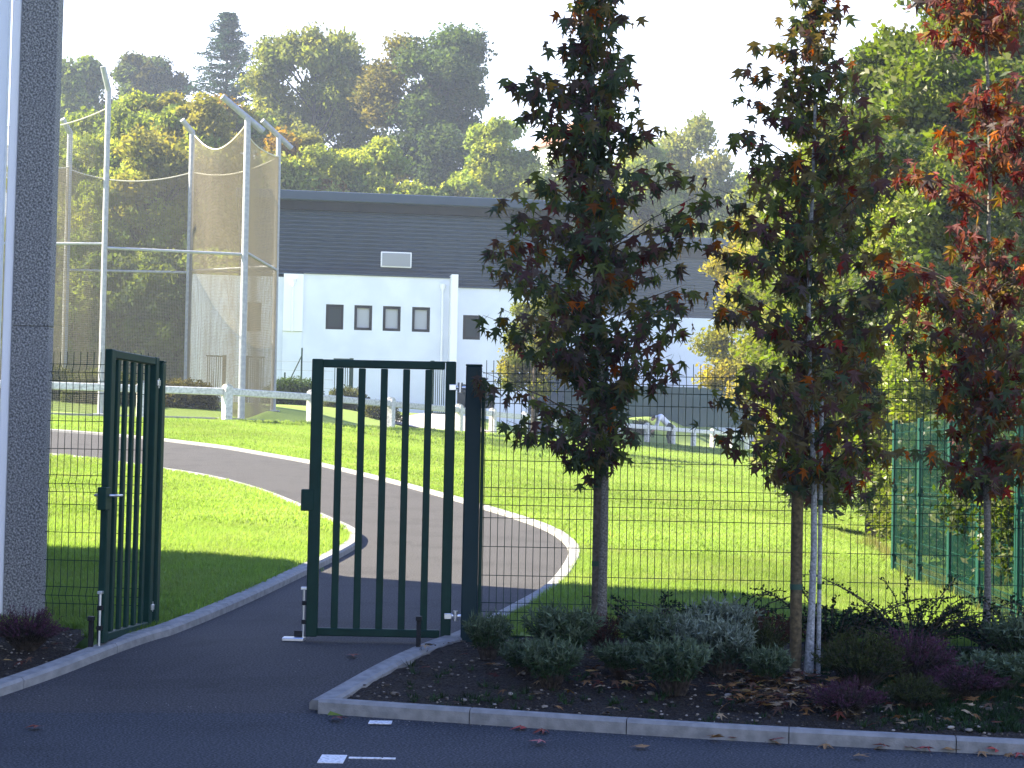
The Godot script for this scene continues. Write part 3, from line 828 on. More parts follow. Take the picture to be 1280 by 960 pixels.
func conifer(x: float, d: float, top: float, width: float):
	rng.seed = 240
	var g0 = h(x, d)
	var t = thing("conifer_tree", "blue-green conifer standing highest on the skyline above the netting", "tree", P(x, g0, d), 0, "trees on the hill behind the hall")
	var hh = top - g0
	var tb := MB.new()
	tb.tube([Vector3(0, -0.3, 0), Vector3(0, hh * 0.5, 0), Vector3(0, hh, 0)], [0.4, 0.25, 0.04], 7)
	put("trunk", tb.mesh(M.bark_dark), t)
	var cl = cluster(250, 34, 0.26, M.far_leaf)
	var ts := []
	var cs := []
	var lb := MB.new()
	var y = hh * 0.45
	while y < hh:
		var f = (hh - y) / (hh * 0.55)
		var l = width * 0.55 * pow(f, 0.8) + 0.3
		var nbr = 7
		for i in nbr:
			var a = TAU * i / nbr + rnd(-0.4, 0.4)
			var ll = l * rnd(0.45, 1.15)
			var tip = Vector3(cos(a) * ll, y + ll * rnd(-0.15, 0.45), sin(a) * ll)
			lb.tube([Vector3(0, y, 0), tip], [0.08, 0.02], 4, false)
			var k = 0.3
			while k < 1.0:
				var s = rnd(0.9, 1.5) * (1.15 - k * 0.4)
				ts.append(Transform3D(Basis(Vector3.UP, rnd(0, TAU)).scaled(Vector3(s, s * 0.6, s)), Vector3(0, y, 0).lerp(tip, k) + Vector3(rnd(-0.2, 0.2), rnd(-0.25, 0.1), rnd(-0.2, 0.2))))
				var q = rnd(0.7, 1.2)
				cs.append(Color(0.022 * q, 0.05 * q, 0.042 * q))
				k += 0.22
		y += hh * 0.026
	put("limbs", lb.mesh(M.bark_dark), t, Vector3.ZERO, "stuff")
	scatter("crown", cl, ts, cs, t)

# ---------------------------------------------------------------- throwing cage
func make_cage():
	var t = thing("throwing_cage", "tall throwing cage of grey poles and brown netting behind the white rail", "cage")
	var A = Vector2(-11.87, 52)
	var B = Vector2(-7.95, 53)
	var C = Vector2(-7.68, 58)
	var D = Vector2(-10.85, 60)
	var E = Vector2(-14.95, 60)
	var F = Vector2(-15.6, 52.5)
	var tops = [12.1, 11.55, 11.9, 12.35, 12.25, 12.1]
	var arms = [Vector3(-0.12, 0.62, 0.3), Vector3(-0.72, 0.55, 0.35), Vector3(-0.5, 0.45, 0.35), Vector3(-0.3, 0.35, 0.3), Vector3(-0.2, 0.4, 0.3), Vector3(-0.3, 0.4, 0.2)]
	var arms2 = [Vector3.ZERO, Vector3(0.42, -0.32, -0.3), Vector3(0.38, -0.30, -0.3), Vector3.ZERO, Vector3.ZERO, Vector3.ZERO]
	var rad = [0.085, 0.105, 0.09, 0.1, 0.1, 0.085]
	var pp = [A, B, C, D, E, F]
	for i in 6:
		var q: Vector2 = pp[i]
		var b := MB.new()
		var foot = G(q.x, q.y, -0.1)
		var top = P(q.x - 0.04, tops[i], q.y)
		b.tube([foot, top], [rad[i], rad[i] * 0.92], 12)
		var po = put("pole", b.mesh(M.galv), t)
		var ab := MB.new()
		ab.tube([top + arms2[i] - Vector3(0, 0.02, 0), top + arms[i]], [rad[i] * 1.05, rad[i] * 0.95], 8)
		put("pole_arm", ab.mesh(M.galv), po)
		var fb := MB.new()
		fb.box(foot + Vector3(0, 0.14, 0), Vector3(0.4, 0.05, 0.4), Basis.IDENTITY, 0.01); put("base_plate", fb.mesh(M.galv), po)
	for q in [[F, A, 7.6], [A, B, 7.48], [B, C, 7.55], [E, D, 7.62], [D, C, 7.68]]:
		var b := MB.new()
		b.tube([P(q[0].x, q[2], q[0].y), P(q[1].x, q[2], q[1].y)], [0.045, 0.045], 8)
		put("cross_bar", b.mesh(M.galv), t)
	# nets: vertical and level strings; top edge sags between the poles
	net(t, E, D, 11.0, 11.0, 0.35, 0.0, 0.0078)
	net(t, F, E, 11.2, 11.1, 0.5, 0.0, 0.0072)
	net(t, D, B, 12.3, 11.5, 0.7, 0.03, 0.0038)
	net(t, B, C, 11.0, 11.25, 0.15, 0.0, 0.005)
	net(t, C, D, 11.25, 11.0, 0.3, 0.0, 0.0044)
	net(t, F, A, 11.2, 11.6, 0.4, 0.0, 0.005)
func net(t: Node, a: Vector2, b: Vector2, ya: float, yb: float, sag: float, bunch: float, r: float):
	var m := MB.new()
	var l = a.distance_to(b)
	var cell = 0.055
	var dir = Vector3(b.x - a.x, 0, -(b.y - a.y)) / l
	var side = dir.cross(Vector3.UP)
	var nn = int(l / cell)
	var topf := func(f): return lerpf(ya, yb, f) - sag * 4.0 * f * (1 - f)
	var pos := func(f, v):   # v 0 bottom .. 1 top
		var q = a.lerp(b, f)
		var y0 = h(q.x, q.y) + 0.1
		var y = lerpf(y0, topf.call(f), v)
		var o = side * (0.03 * sin(f * 7.0 + v * 3.0) + bunch * sin(f * 15.0 + v) * (1.0 - v))
		return Vector3(q.x, y, -q.y) + o
	for i in nn + 1:
		var f = float(i) / nn
		var pts := []
		for k in 5: pts.append(pos.call(f, k / 4.0))
		m.tube(pts, [r, r, r, r, r], 3, false)
	var rows = int((ya - 2.6) / cell)
	for j in rows + 1:
		var pts := []
		var rr := []
		for k in 9:
			pts.append(pos.call(k / 8.0, float(j) / rows)); rr.append(r)
		m.tube(pts, rr, 3, false)
	var o = put("net", m.mesh(M.net), t, Vector3.ZERO, "stuff")
	var rp := MB.new()
	var pts2 := []
	var r2 := []
	for k in 17:
		pts2.append(pos.call(k / 16.0, 1.0)); r2.append(0.022)
	rp.tube(pts2, r2, 6)
	put("top_rope", rp.mesh(M.rope), o)

# ---------------------------------------------------------------- white rail round the field
func make_rail():
	var t = thing("field_rail", "long white concrete rail on posts curving round the playing field", "fence")
	var ap = [-0.33, -0.268, -0.2055, -0.158, -0.111, -0.067, -0.029, -0.0102, 0.0076, 0.0253, 0.043, 0.0596, 0.0756, 0.0898, 0.1013, 0.112, 0.122, 0.131, 0.14, 0.148]
	var pts := []
	for a in ap:
		var d = rail_depth(a)
		pts.append(Vector2(a * d, d))
	for i in pts.size():
		var q: Vector2 = pts[i]
		var nx: Vector2 = pts[mini(i + 1, pts.size() - 1)]
		var pv: Vector2 = pts[maxi(i - 1, 0)]
		var tg = (nx - pv).normalized()
		var turn = Basis(Vector3.UP, atan2(tg.y, tg.x))
		var b := MB.new()
		b.box(P(q.x, 2.4 + 0.42, q.y), Vector3(0.24, 1.24, 0.24), turn, 0.03)
		b.tube([P(q.x, 3.44, q.y), P(q.x, 3.475, q.y), P(q.x, 3.49, q.y)], [0.13, 0.09, 0.02], 8)
		put("rail_post", b.mesh(M.rail_white), t)
		if i < pts.size() - 1:
			var l = q.distance_to(nx)
			var dir = (nx - q) / l
			var mid = (q + nx) / 2
			var rb := MB.new()
			rb.box(P(mid.x, 3.27, mid.y), Vector3(l - 0.25, 0.2, 0.13), Basis(Vector3.UP, atan2(dir.y, dir.x)), 0.02)
			put("rail_beam", rb.mesh(M.rail_white), t)
	# low concrete edging under the rail
	var e = thing("field_edging", "low grey concrete edging strip under the white rail", "kerb", Vector3.ZERO, 0, "", "structure")
	for i in 12:
		var q: Vector2 = pts[i]
		var nx: Vector2 = pts[i + 1]
		var l = q.distance_to(nx)
		var dir = (nx - q) / l
		var mid = (q + nx) / 2 + Vector2(-dir.y, dir.x) * 0.35
		var eb := MB.new()
		eb.box(P(mid.x, 2.44, mid.y), Vector3(l - 0.01, 0.26, 0.12), Basis(Vector3.UP, atan2(dir.y, dir.x)), 0.01)
		put("edging_stone", eb.mesh(M.concrete), e)

func make_small_fences():
	# two open gate leaves and a wire fence with a brace before the hall
	var leaf := func(_owner, label: String, x: float, d: float, post_side: float):
		var t = thing("barred_gate", label, "gate", G(x, d), 0.15)
		var b := MB.new()
		b.box(Vector3(0.36 * post_side, 1.1, 0), Vector3(0.16, 2.3, 0.16), Basis.IDENTITY, 0.01); put("gate_post", b.mesh(M.green_paint), t)
		for k in 7:
			var c := MB.new()
			c.box(Vector3(-0.30 * post_side + k * 0.085 * post_side, 1.15, 0), Vector3(0.03, 2.1, 0.03)); put("bar", c.mesh(M.green_paint), t)
		for y in [0.12, 2.2]:
			var c := MB.new()
			c.box(Vector3(0, y, 0), Vector3(0.72, 0.06, 0.05)); put("rail", c.mesh(M.green_paint), t)
	leaf.call(self, "dark green barred gate beside the hedge before the white hall wall", -6.85, 72.5, 1.0)
	leaf.call(self, "dark green barred gate before the white hall fin", -2.9, 73.2, -1.0)
	leaf.call(self, "dark barred gate seen through the brown netting near the pole", -11.9, 72.0, 1.0)
	leaf.call(self, "dark barred gate seen through the netting next to the white hall corner", -10.3, 72.2, -1.0)
	var f = thing("wire_fence", "thin wire fence with a diagonal brace before the white hall", "fence")
	var xs = [-10.2, -9.1, -8.45, -7.2]
	var ds = [72.0, 72.0, 72.1, 72.3]
	for i in 3:
		var b := MB.new()
		b.tube([G(xs[i], ds[i], -0.1), G(xs[i], ds[i], [2.1, 1.6, 2.6][i])], [0.035, 0.035], 6); put("fence_post", b.mesh(M.green_paint), f)
	var br := MB.new()
	br.tube([G(-9.35, 72.0, 0.3), G(-8.45, 72.1, 2.3)], [0.025, 0.025], 6); put("brace", br.mesh(M.green_paint), f)
	for k in 6:
		var w := MB.new()
		w.tube([G(xs[0], ds[0], 0.3 + k * 0.35), G(xs[3], ds[3], 0.3 + k * 0.35)], [0.006, 0.006], 4); put("wire", w.mesh(M.galv), f)
	# hedge and low shrubs at the foot of the hall
	var cl = [cluster(301, 30, 0.11, M.far_leaf, 0.6)]
	var bush := func(_owner, label: String, x: float, d: float, w: float, hh: float, col: Color, s: int):
		rng.seed = s
		var t = thing("low_shrub", label, "shrub", G(x, d))
		var st := MB.new()
		var ts := []
		var cs := []
		for i in 8: st.tube([Vector3(rnd(-w, w) * 0.3, 0, rnd(-0.2, 0.2)), Vector3(rnd(-w, w) * 0.45, hh * 0.7, rnd(-0.3, 0.3))], [0.02, 0.006], 4, false)
		put("stems", st.mesh(M.bark_dark), t)
		for i in int(220 * w * hh):
			var p = Vector3(rnd(-0.5, 0.5) * w, 0, rnd(-0.5, 0.5) * 0.9)
			p.y = hh * sqrt(maxf(0, 1 - pow(absf(p.x) / (w * 0.5), 3))) * rnd(0.1, 1.0)
			var k = rnd(0.5, 1.4)
			ts.append(Transform3D(Basis.from_euler(Vector3(rnd(-1, 1), rnd(0, 6), rnd(-1, 1))).scaled(Vector3.ONE * rnd(0.5, 0.8)), p)); cs.append(Color(col.r * k, col.g * k, col.b * k))
		scatter("foliage", cl[0], ts, cs, t)
	bush.call(self, "dark green clipped shrub at the foot of the white hall wall", -8.0, 66.0, 2.2, 1.05, Color(0.05, 0.085, 0.03), 311)
	bush.call(self, "grey-green low shrub beside the barred gate before the hall", -5.9, 64.5, 1.5, 0.75, Color(0.09, 0.10, 0.055), 312)
	bush.call(self, "grey-green trailing shrub next to the pale concrete path", -4.6, 63.0, 1.3, 0.6, Color(0.10, 0.105, 0.05), 313)
	bush.call(self, "low green shrub behind the rail under the brown netting", -12.6, 55.5, 2.4, 1.0, Color(0.12, 0.14, 0.05), 314)
	bush.call(self, "olive low shrub behind the rail beside the pillar side netting", -14.4, 56.0, 2.0, 1.0, Color(0.13, 0.14, 0.05), 315)
	bush.call(self, "brownish low shrub behind the rail between two cage poles", -10.2, 56.0, 2.0, 0.8, Color(0.14, 0.125, 0.06), 316)
	bush.call(self, "dark low shrub behind the white rail near the bent worker", 6.6, 91.0, 1.1, 0.7, Color(0.06, 0.08, 0.03), 317)

# ---------------------------------------------------------------- the gate
func gate_leaf(t: Node, base: Vector3, ang: float, w: float):
	# leaf in its own frame: x from the hinge side to the free side
	var tb = Basis(Vector3.UP, ang)
	var bx := func(_owner, called: String, c: Vector3, s: Vector3, m: Material, parent: Node, bev := 0.006):
		var b := MB.new()
		b.box(base + tb * c, s, tb, bev)
		return put(called, b.mesh(m), parent)
	bx.call(t, "stile", Vector3(0.035, 1.0, 0), Vector3(0.07, 1.92, 0.05), M.green_paint, t)
	bx.call(t, "stile", Vector3(w - 0.04, 1.0, 0), Vector3(0.08, 1.92, 0.05), M.green_paint, t)
	bx.call(t, "top_rail", Vector3(w / 2, 1.93, 0), Vector3(w - 0.154, 0.055, 0.046), M.green_paint, t)
	bx.call(t, "bottom_rail", Vector3(w / 2, 0.075, 0), Vector3(w - 0.154, 0.055, 0.046), M.green_paint, t)
	for i in 5:
		bx.call(t, "bar", Vector3(0.035 + (w - 0.075) * (i + 1) / 6.0, 1.0, 0), Vector3(0.048, 1.80, 0.026), M.green_paint, t, 0.004)
	return tb
func make_gate():
	var t = thing("double_gate", "dark green barred double gate, one leaf closed and one swung open", "gate")
	var xr = -0.265
	var dr = 12.5
	var xl = -2.525
	var dl = 12.85
	for q in [[xr, dr, 0.11], [xl, dl, 0.085]]:
		var b := MB.new()
		var top = 2.2 if q[0] == xr else 2.2
		b.box(P(q[0], top / 2 - 0.1, q[1]), Vector3(q[2], top + 0.2, 0.11), Basis.IDENTITY, 0.008)
		var po = put("gate_post", b.mesh(M.blue_paint if q[0] == xr else M.green_paint), t)
		var c := MB.new()
		c.box(P(q[0], top + 0.006, q[1]), Vector3(q[2] + 0.006, 0.012, 0.116), Basis.IDENTITY, 0.004); put("post_cap", c.mesh(M.green_paint), po)
		if q[0] == xr:
			var s := MB.new()
			s.box(P(xr + 0.069, 1.15, dr + 0.02), Vector3(0.024, 1.95, 0.05), Basis.IDENTITY, 0.004); put("clamp_rail", s.mesh(M.green_paint), po)
	# closed leaf: hinge at the thicker post, free end towards the other
	var g1 = Vector3(xr - 0.125, 0.27, -dr)
	var w1 = 1.0
	var tb = gate_leaf(t, g1, PI, w1)
	# open leaf
	var g2 = Vector3(xl + 0.0, 0.27, -dl + 0.10)
	var ang = atan2(-0.92, -0.115)
	var w2 = 0.98
	var tb2 = gate_leaf(t, g2, ang, w2)
	for q in [[g1, tb, w1], [g2, tb2, w2]]:
		var o: Vector3 = q[0]
		var bs: Basis = q[1]
		var w: float = q[2]
		for y in [0.20, 1.78]:
			var b := MB.new()
			b.tube([o + bs * Vector3(-0.10, y, 0.0), o + bs * Vector3(0.06, y, 0.0)], [0.012, 0.012], 8)
			b.tube([o + bs * Vector3(-0.03, y - 0.035, 0), o + bs * Vector3(-0.03, y + 0.035, 0)], [0.018, 0.018], 8)
			b.box(o + bs * Vector3(0.02, y, 0.03), Vector3(0.05, 0.04, 0.012), bs, 0.003)
			b.box(o + bs * Vector3(0.02, y, -0.03), Vector3(0.05, 0.04, 0.012), bs, 0.003)
			put("hinge", b.mesh(M.chrome), t)
		# lock case and drop bolt at the free stile
		var lk := MB.new()
		lk.box(o + bs * Vector3(w + 0.008, 0.98, 0.0), Vector3(0.09, 0.15, 0.06), bs, 0.005)
		var lc = put("lock_case", lk.mesh(M.green_paint), t)
		var hd := MB.new()
		for s in [-1.0, 1.0]:
			hd.tube([o + bs * Vector3(w - 0.02, 1.0, 0.028 * s), o + bs * Vector3(w - 0.02, 1.0, 0.07 * s), o + bs * Vector3(w - 0.13, 1.0, 0.075 * s)], [0.009, 0.009, 0.008], 6)
		if w < 0.99: put("handle", hd.mesh(M.chrome), lc)
		var db := MB.new()
		db.tube([o + bs * Vector3(w + 0.018, 0.02, 0.0), o + bs * Vector3(w + 0.018, 0.36, 0.0)], [0.0085, 0.0085], 8)
		db.box(o + bs * Vector3(w + 0.01, 0.37, 0.0), Vector3(0.06, 0.02, 0.03), bs, 0.003)
		put("drop_bolt", db.mesh(M.chrome), t)
		var gd := MB.new()
		for y in [0.14, 0.27]: gd.box(o + bs * Vector3(w + 0.008, y, 0), Vector3(0.045, 0.03, 0.035), bs, 0.003)
		put("bolt_guide", gd.mesh(M.frame_dark), t)
	# ground stop where the two leaves meet
	var gs := thing("gate_ground_stop", "flat steel gate stop set in the asphalt under the closed leaf", "gate stop", G(-1.47, 12.5, 0.012))
	var sb := MB.new()
	sb.box(Vector3(0, 0.012, 0.02), Vector3(0.15, 0.024, 0.11), Basis.IDENTITY, 0.004); put("plate", sb.mesh(M.chrome), gs)
	var sc := MB.new()
	sc.box(Vector3(0.035, 0.045, -0.01), Vector3(0.07, 0.045, 0.03), Basis.IDENTITY, 0.004); put("catch", sc.mesh(M.frame_dark), gs)
	var i := 0
	for q in [[-0.585, 11.98, "dark steel hold-back post standing in the kerb edge by the closed leaf"], [-2.70, 11.75, "dark steel hold-back post on the grass at the open leaf"]]:
		var st := thing("gate_catch_post", q[2], "gate stop", G(q[0], q[1]))
		var b := MB.new()
		b.box(Vector3(0, 0.1, 0), Vector3(0.03, 0.3, 0.03), Basis.IDENTITY, 0.003); put("post", b.mesh(M.frame_dark), st)
		var c := MB.new()
		c.box(Vector3(0, 0.255, 0.01), Vector3(0.04, 0.03, 0.05), Basis.IDENTITY, 0.003); put("catch", c.mesh(M.frame_dark), st)
		i += 1

# ---------------------------------------------------------------- welded wire fences
var wire_meshes := {}
func wire_panel(t: Node, a: Vector2, b: Vector2, mat_: Material, r: float, hgt: float, rod := 1.0):
	# one panel from a to b (plan), vertical wires 5 cm apart, each with its folds
	var l = a.distance_to(b)
	var dir = Vector3(b.x - a.x, 0, -(b.y - a.y)) / l
	var out = Vector3.UP.cross(dir).normalized()
	if out.z < 0: out = -out
	var y0 = h((a.x + b.x) / 2, (a.y + b.y) / 2) + 0.03
	var fold := func(y):
		for f in [0.2, 1.0, 1.8]:
			if absf(y - f) < 0.06: return 0.032 * (1.0 - absf(y - f) / 0.06)
		return 0.0
	var hz := MB.new()
	for y in [0.02, 0.14, 0.2, 0.26, 0.45, 0.65, 0.85, 0.94, 1.0, 1.06, 1.25, 1.45, 1.65, 1.74, 1.8, 1.86]:
		if y > hgt - 0.03: continue
		var o = out * (fold.call(y) + r * 1.6) + Vector3(0, y0 + y, 0)
		hz.tube([P(a.x, 0, a.y) + o, P(b.x, 0, b.y) + o], [r * rod, r * rod], 5)
	var pn = put("wire_panel", hz.mesh(mat_), t)
	var key = "%s %s %.2f %.4f %.4f" % [mat_.get_instance_id(), r, hgt, out.x, out.z]
	if not wire_meshes.has(key):
		var w := MB.new()
		var pts := []
		var rr := []
		for y in [0.0, 0.14, 0.2, 0.26, 0.94, 1.0, 1.06, 1.74, 1.8, 1.86, hgt]:
			if y > hgt: continue
			pts.append(out * fold.call(y) + Vector3(0, y, 0)); rr.append(r)
		w.tube(pts, rr, 5)
		wire_meshes[key] = w.mesh(mat_)
	var n = int(l / 0.05)
	for i in n + 1:
		var f = (i + 0.5) * 0.05 / l
		if f > 1.0: break
		var q = a.lerp(b, f)
		put("wire", wire_meshes[key], pn, P(q.x, y0, q.y))
func fence_post(t: Node, q: Vector2, hgt: float, m: Material, w := 0.05, d := 0.06, turn := 0.0):
	var b := MB.new()
	var g0 = h(q.x, q.y)
	b.box(P(q.x, g0 + hgt / 2 - 0.1, q.y), Vector3(w, hgt + 0.2, d), Basis(Vector3.UP, turn), 0.005)
	var p = put("fence_post", b.mesh(m), t)
	for y in [0.25, 1.0, 1.7]:
		if y > hgt - 0.05: continue
		var c := MB.new()
		c.box(P(q.x, g0 + y, q.y) + Vector3(0, 0, d / 2 + 0.008), Vector3(w + 0.02, 0.035, 0.012), Basis(Vector3.UP, turn), 0.003); put("clip", c.mesh(m), p)
func make_front_fences():
	var t = thing("wire_mesh_fence", "dark green welded wire fence behind the sweetgum trees", "fence")
	var xs = [-0.235, 2.33, 4.83]
	for i in 2:
		wire_panel(t, Vector2(xs[i] + 0.03, 12.6), Vector2(xs[i + 1] - 0.02, 12.6), M.wire, 0.0027, 1.95)
	fence_post(t, Vector2(4.84, 12.62), 2.0, M.green_paint)
	var t2 = thing("wire_mesh_fence", "short dark green welded wire fence between the pillar and the open leaf", "fence")
	wire_panel(t2, Vector2(-3.34, 13.0), Vector2(-2.57, 12.92), M.wire, 0.0027, 1.95)
func make_court_fence():
	var t = thing("court_fence", "bright green welded wire court fence stepping down beside the sweetgum trees", "fence")
	var pts = [Vector2(4.62, 22.9), Vector2(4.5, 21.1), Vector2(4.4, 19.35), Vector2(4.3, 17.6), Vector2(4.12, 15.8), Vector2(3.98, 14.1), Vector2(3.85, 12.75)]
	for i in pts.size():
		if i > 0: fence_post(t, pts[i], 1.82, M.court_green, 0.05, 0.07, 0.06)
		if i > 0 and i < pts.size() - 1:
			var q: Vector2 = pts[i]
			var e: Vector2 = pts[i + 1]
			var u = (e - q).normalized() * 0.06
			wire_panel(t, q + u, e - u, M.court_green, 0.0031, 1.75, 1.8)

# ---------------------------------------------------------------- thickets behind the court fence
func make_thickets():
	var cl = [cluster(401, 34, 0.085, M.gloss_leaf, 0.55), cluster(402, 34, 0.085, M.gloss_leaf, 0.55)]
	var cl2 = [cluster(403, 34, 0.11, M.gloss_leaf, 0.6)]
	var b1 = Color(0.135, 0.155, 0.032)
	var b2 = Color(0.062, 0.083, 0.024)
	var b3 = Color(0.21, 0.23, 0.045)
	var g = "trees behind the court fence"
	rounded_tree("leafy_tree", "tall sunlit green tree directly behind the red sweetgum", g, 7.7, 33, 9.9, 5.2, 0.8, cl2, 1.1, 4600, 80, [b1, b2, b1, b3], 411, {"lobe": 0.24, "round": 0.35})
	rounded_tree("leafy_tree", "green tree rising past the red sweetgum top, at the picture edge", g, 9.7, 35, 12.2, 5.4, 0.8, cl2, 1.1, 4200, 76, [b2, b1], 412, {"lobe": 0.25, "round": 0.35})
	rounded_tree("leafy_tree", "glossy green tree filling the gap between middle and red sweetgums", g, 6.0, 29.5, 7.0, 3.6, 0.5, cl, 1.2, 3400, 64, [b1, b3, b2], 413, {"lobe": 0.26, "round": 0.35})
	rounded_tree("leafy_tree", "yellow-green tree behind the upper leaves of the middle sweetgum", g, 7.6, 44, 10.2, 3.8, 1.6, cl2, 1.05, 2000, 50, [Color(0.24, 0.23, 0.04), Color(0.17, 0.18, 0.03)], 414, {"lobe": 0.25})
	rounded_tree("leafy_tree", "lower glossy tree behind the first court fence posts", g, 6.2, 25.5, 3.9, 2.2, 0.35, cl, 0.9, 1600, 40, [b1, b3, b2], 415, {"lobe": 0.28, "round": 0.3})
	rounded_tree("ivy_bush", "glossy dark bush pressed behind the court fence beside the red sweetgum stem", "", 5.55, 19.6, 2.2, 1.9, 0.3, cl, 0.8, 1000, 30, [b2, b2, b1], 416, {"lobe": 0.3, "round": 0.25, "cat": "bush"})
	rounded_tree("ivy_bush", "glossy bush behind the court fence at the picture edge", "", 5.05, 16.4, 2.1, 1.7, 0.3, cl, 0.75, 900, 28, [b2, b1], 417, {"lobe": 0.3, "round": 0.25, "cat": "bush"})
	rounded_tree("ivy_bush", "dark leafy bush behind the farthest court fence panel", "", 5.75, 22.3, 2.3, 1.7, 0.3, cl, 0.85, 900, 28, [b2, b1], 418, {"lobe": 0.3, "round": 0.25, "cat": "bush"})
	rounded_tree("ivy_bush", "glossy bush behind the nearest court fence panel", "", 4.75, 14.3, 1.9, 1.4, 0.25, cl, 0.7, 700, 24, [b2, b1], 419, {"lobe": 0.3, "round": 0.25, "cat": "bush"})
	# dry growth along the foot of the court fence
	var dt := MB.new()
	rng.seed = 420
	for i in 12:
		var a = rnd(0, TAU)
		var tip = Vector3(cos(a) * rnd(0.02, 0.12), rnd(0.1, 0.26), sin(a) * rnd(0.02, 0.12))
		var sd = Vector3(-sin(a), 0, cos(a)) * 0.004
		dt.flat(-sd, sd, tip)
	var ts := []
	var cs := []
	for i in 420:
		var d = rnd(13.2, 27.0)
		var x = lerpf(3.9, 4.75, (d - 13.5) / 9.0) - absf(rng.randfn(0.0, 0.16)) + 0.28
		ts.append(Transform3D(Basis(Vector3.UP, rnd(0, TAU)).scaled(Vector3.ONE * rnd(0.5, 1.2)), G(x, d, 0.03)))
		cs.append(Color(0.26, 0.22, 0.11).lerp(Color(0.15, 0.20, 0.04), sqrt(rng.randf())))
	var dg = thing("dry_grass", "straw-coloured dry grass along the foot of the court fence", "grass", Vector3.ZERO, 0, "", "stuff")
	scatter("grass_blades", dt.mesh(M.dry), ts, cs, dg)

# ---------------------------------------------------------------- sweetgum trees
func gum_leaf(s: int, size: float) -> MB:
	rng.seed = s
	var b := MB.new()
	var o = Vector3(0, 0.34, 0)
	var curl = rnd(0.1, 0.6)
	var pts := []
	for q in [[0.0, 0.0], [0.60, 0.20], [0.22, 0.32], [0.70, 0.88], [0.17, 0.58], [0.0, 1.22], [-0.17, 0.58], [-0.70, 0.88], [-0.22, 0.32], [-0.60, 0.20]]:
		var p = Vector3(q[0] * rnd(0.85, 1.12), q[1] + rnd(-0.05, 0.05), 0)
		var rr = p.distance_to(o)
		p.z = -curl * rr * rr + rnd(-0.05, 0.35) * absf(p.x)
		pts.append(p * size)
	o *= size
	for i in 10:
		b.flat(o, pts[i], pts[(i + 1) % 10])
	var pw = size * 0.018
	b.flat(Vector3(-pw, 0, 0), Vector3(pw, 0, 0), Vector3(0, -size * 0.55, size * 0.15))
	return b
func tinted(b: MB, c: Color) -> MB:
	for i in b.c.size(): b.c[i] = c
	return b
func pick(weights: Array) -> int:
	var s := 0.0
	for w in weights: s += w
	var r = rng.randf() * s
	for i in weights.size():
		r -= weights[i]
		if r <= 0: return i
	return weights.size() - 1
func ext(tab: Array, y: float, col: int) -> float:
	for i in range(1, tab.size()):
		if y <= tab[i][0]:
			return lerpf(tab[i - 1][col], tab[i][col], clampf((y - tab[i - 1][0]) / (tab[i][0] - tab[i - 1][0]), 0, 1))
	return tab[-1][col]
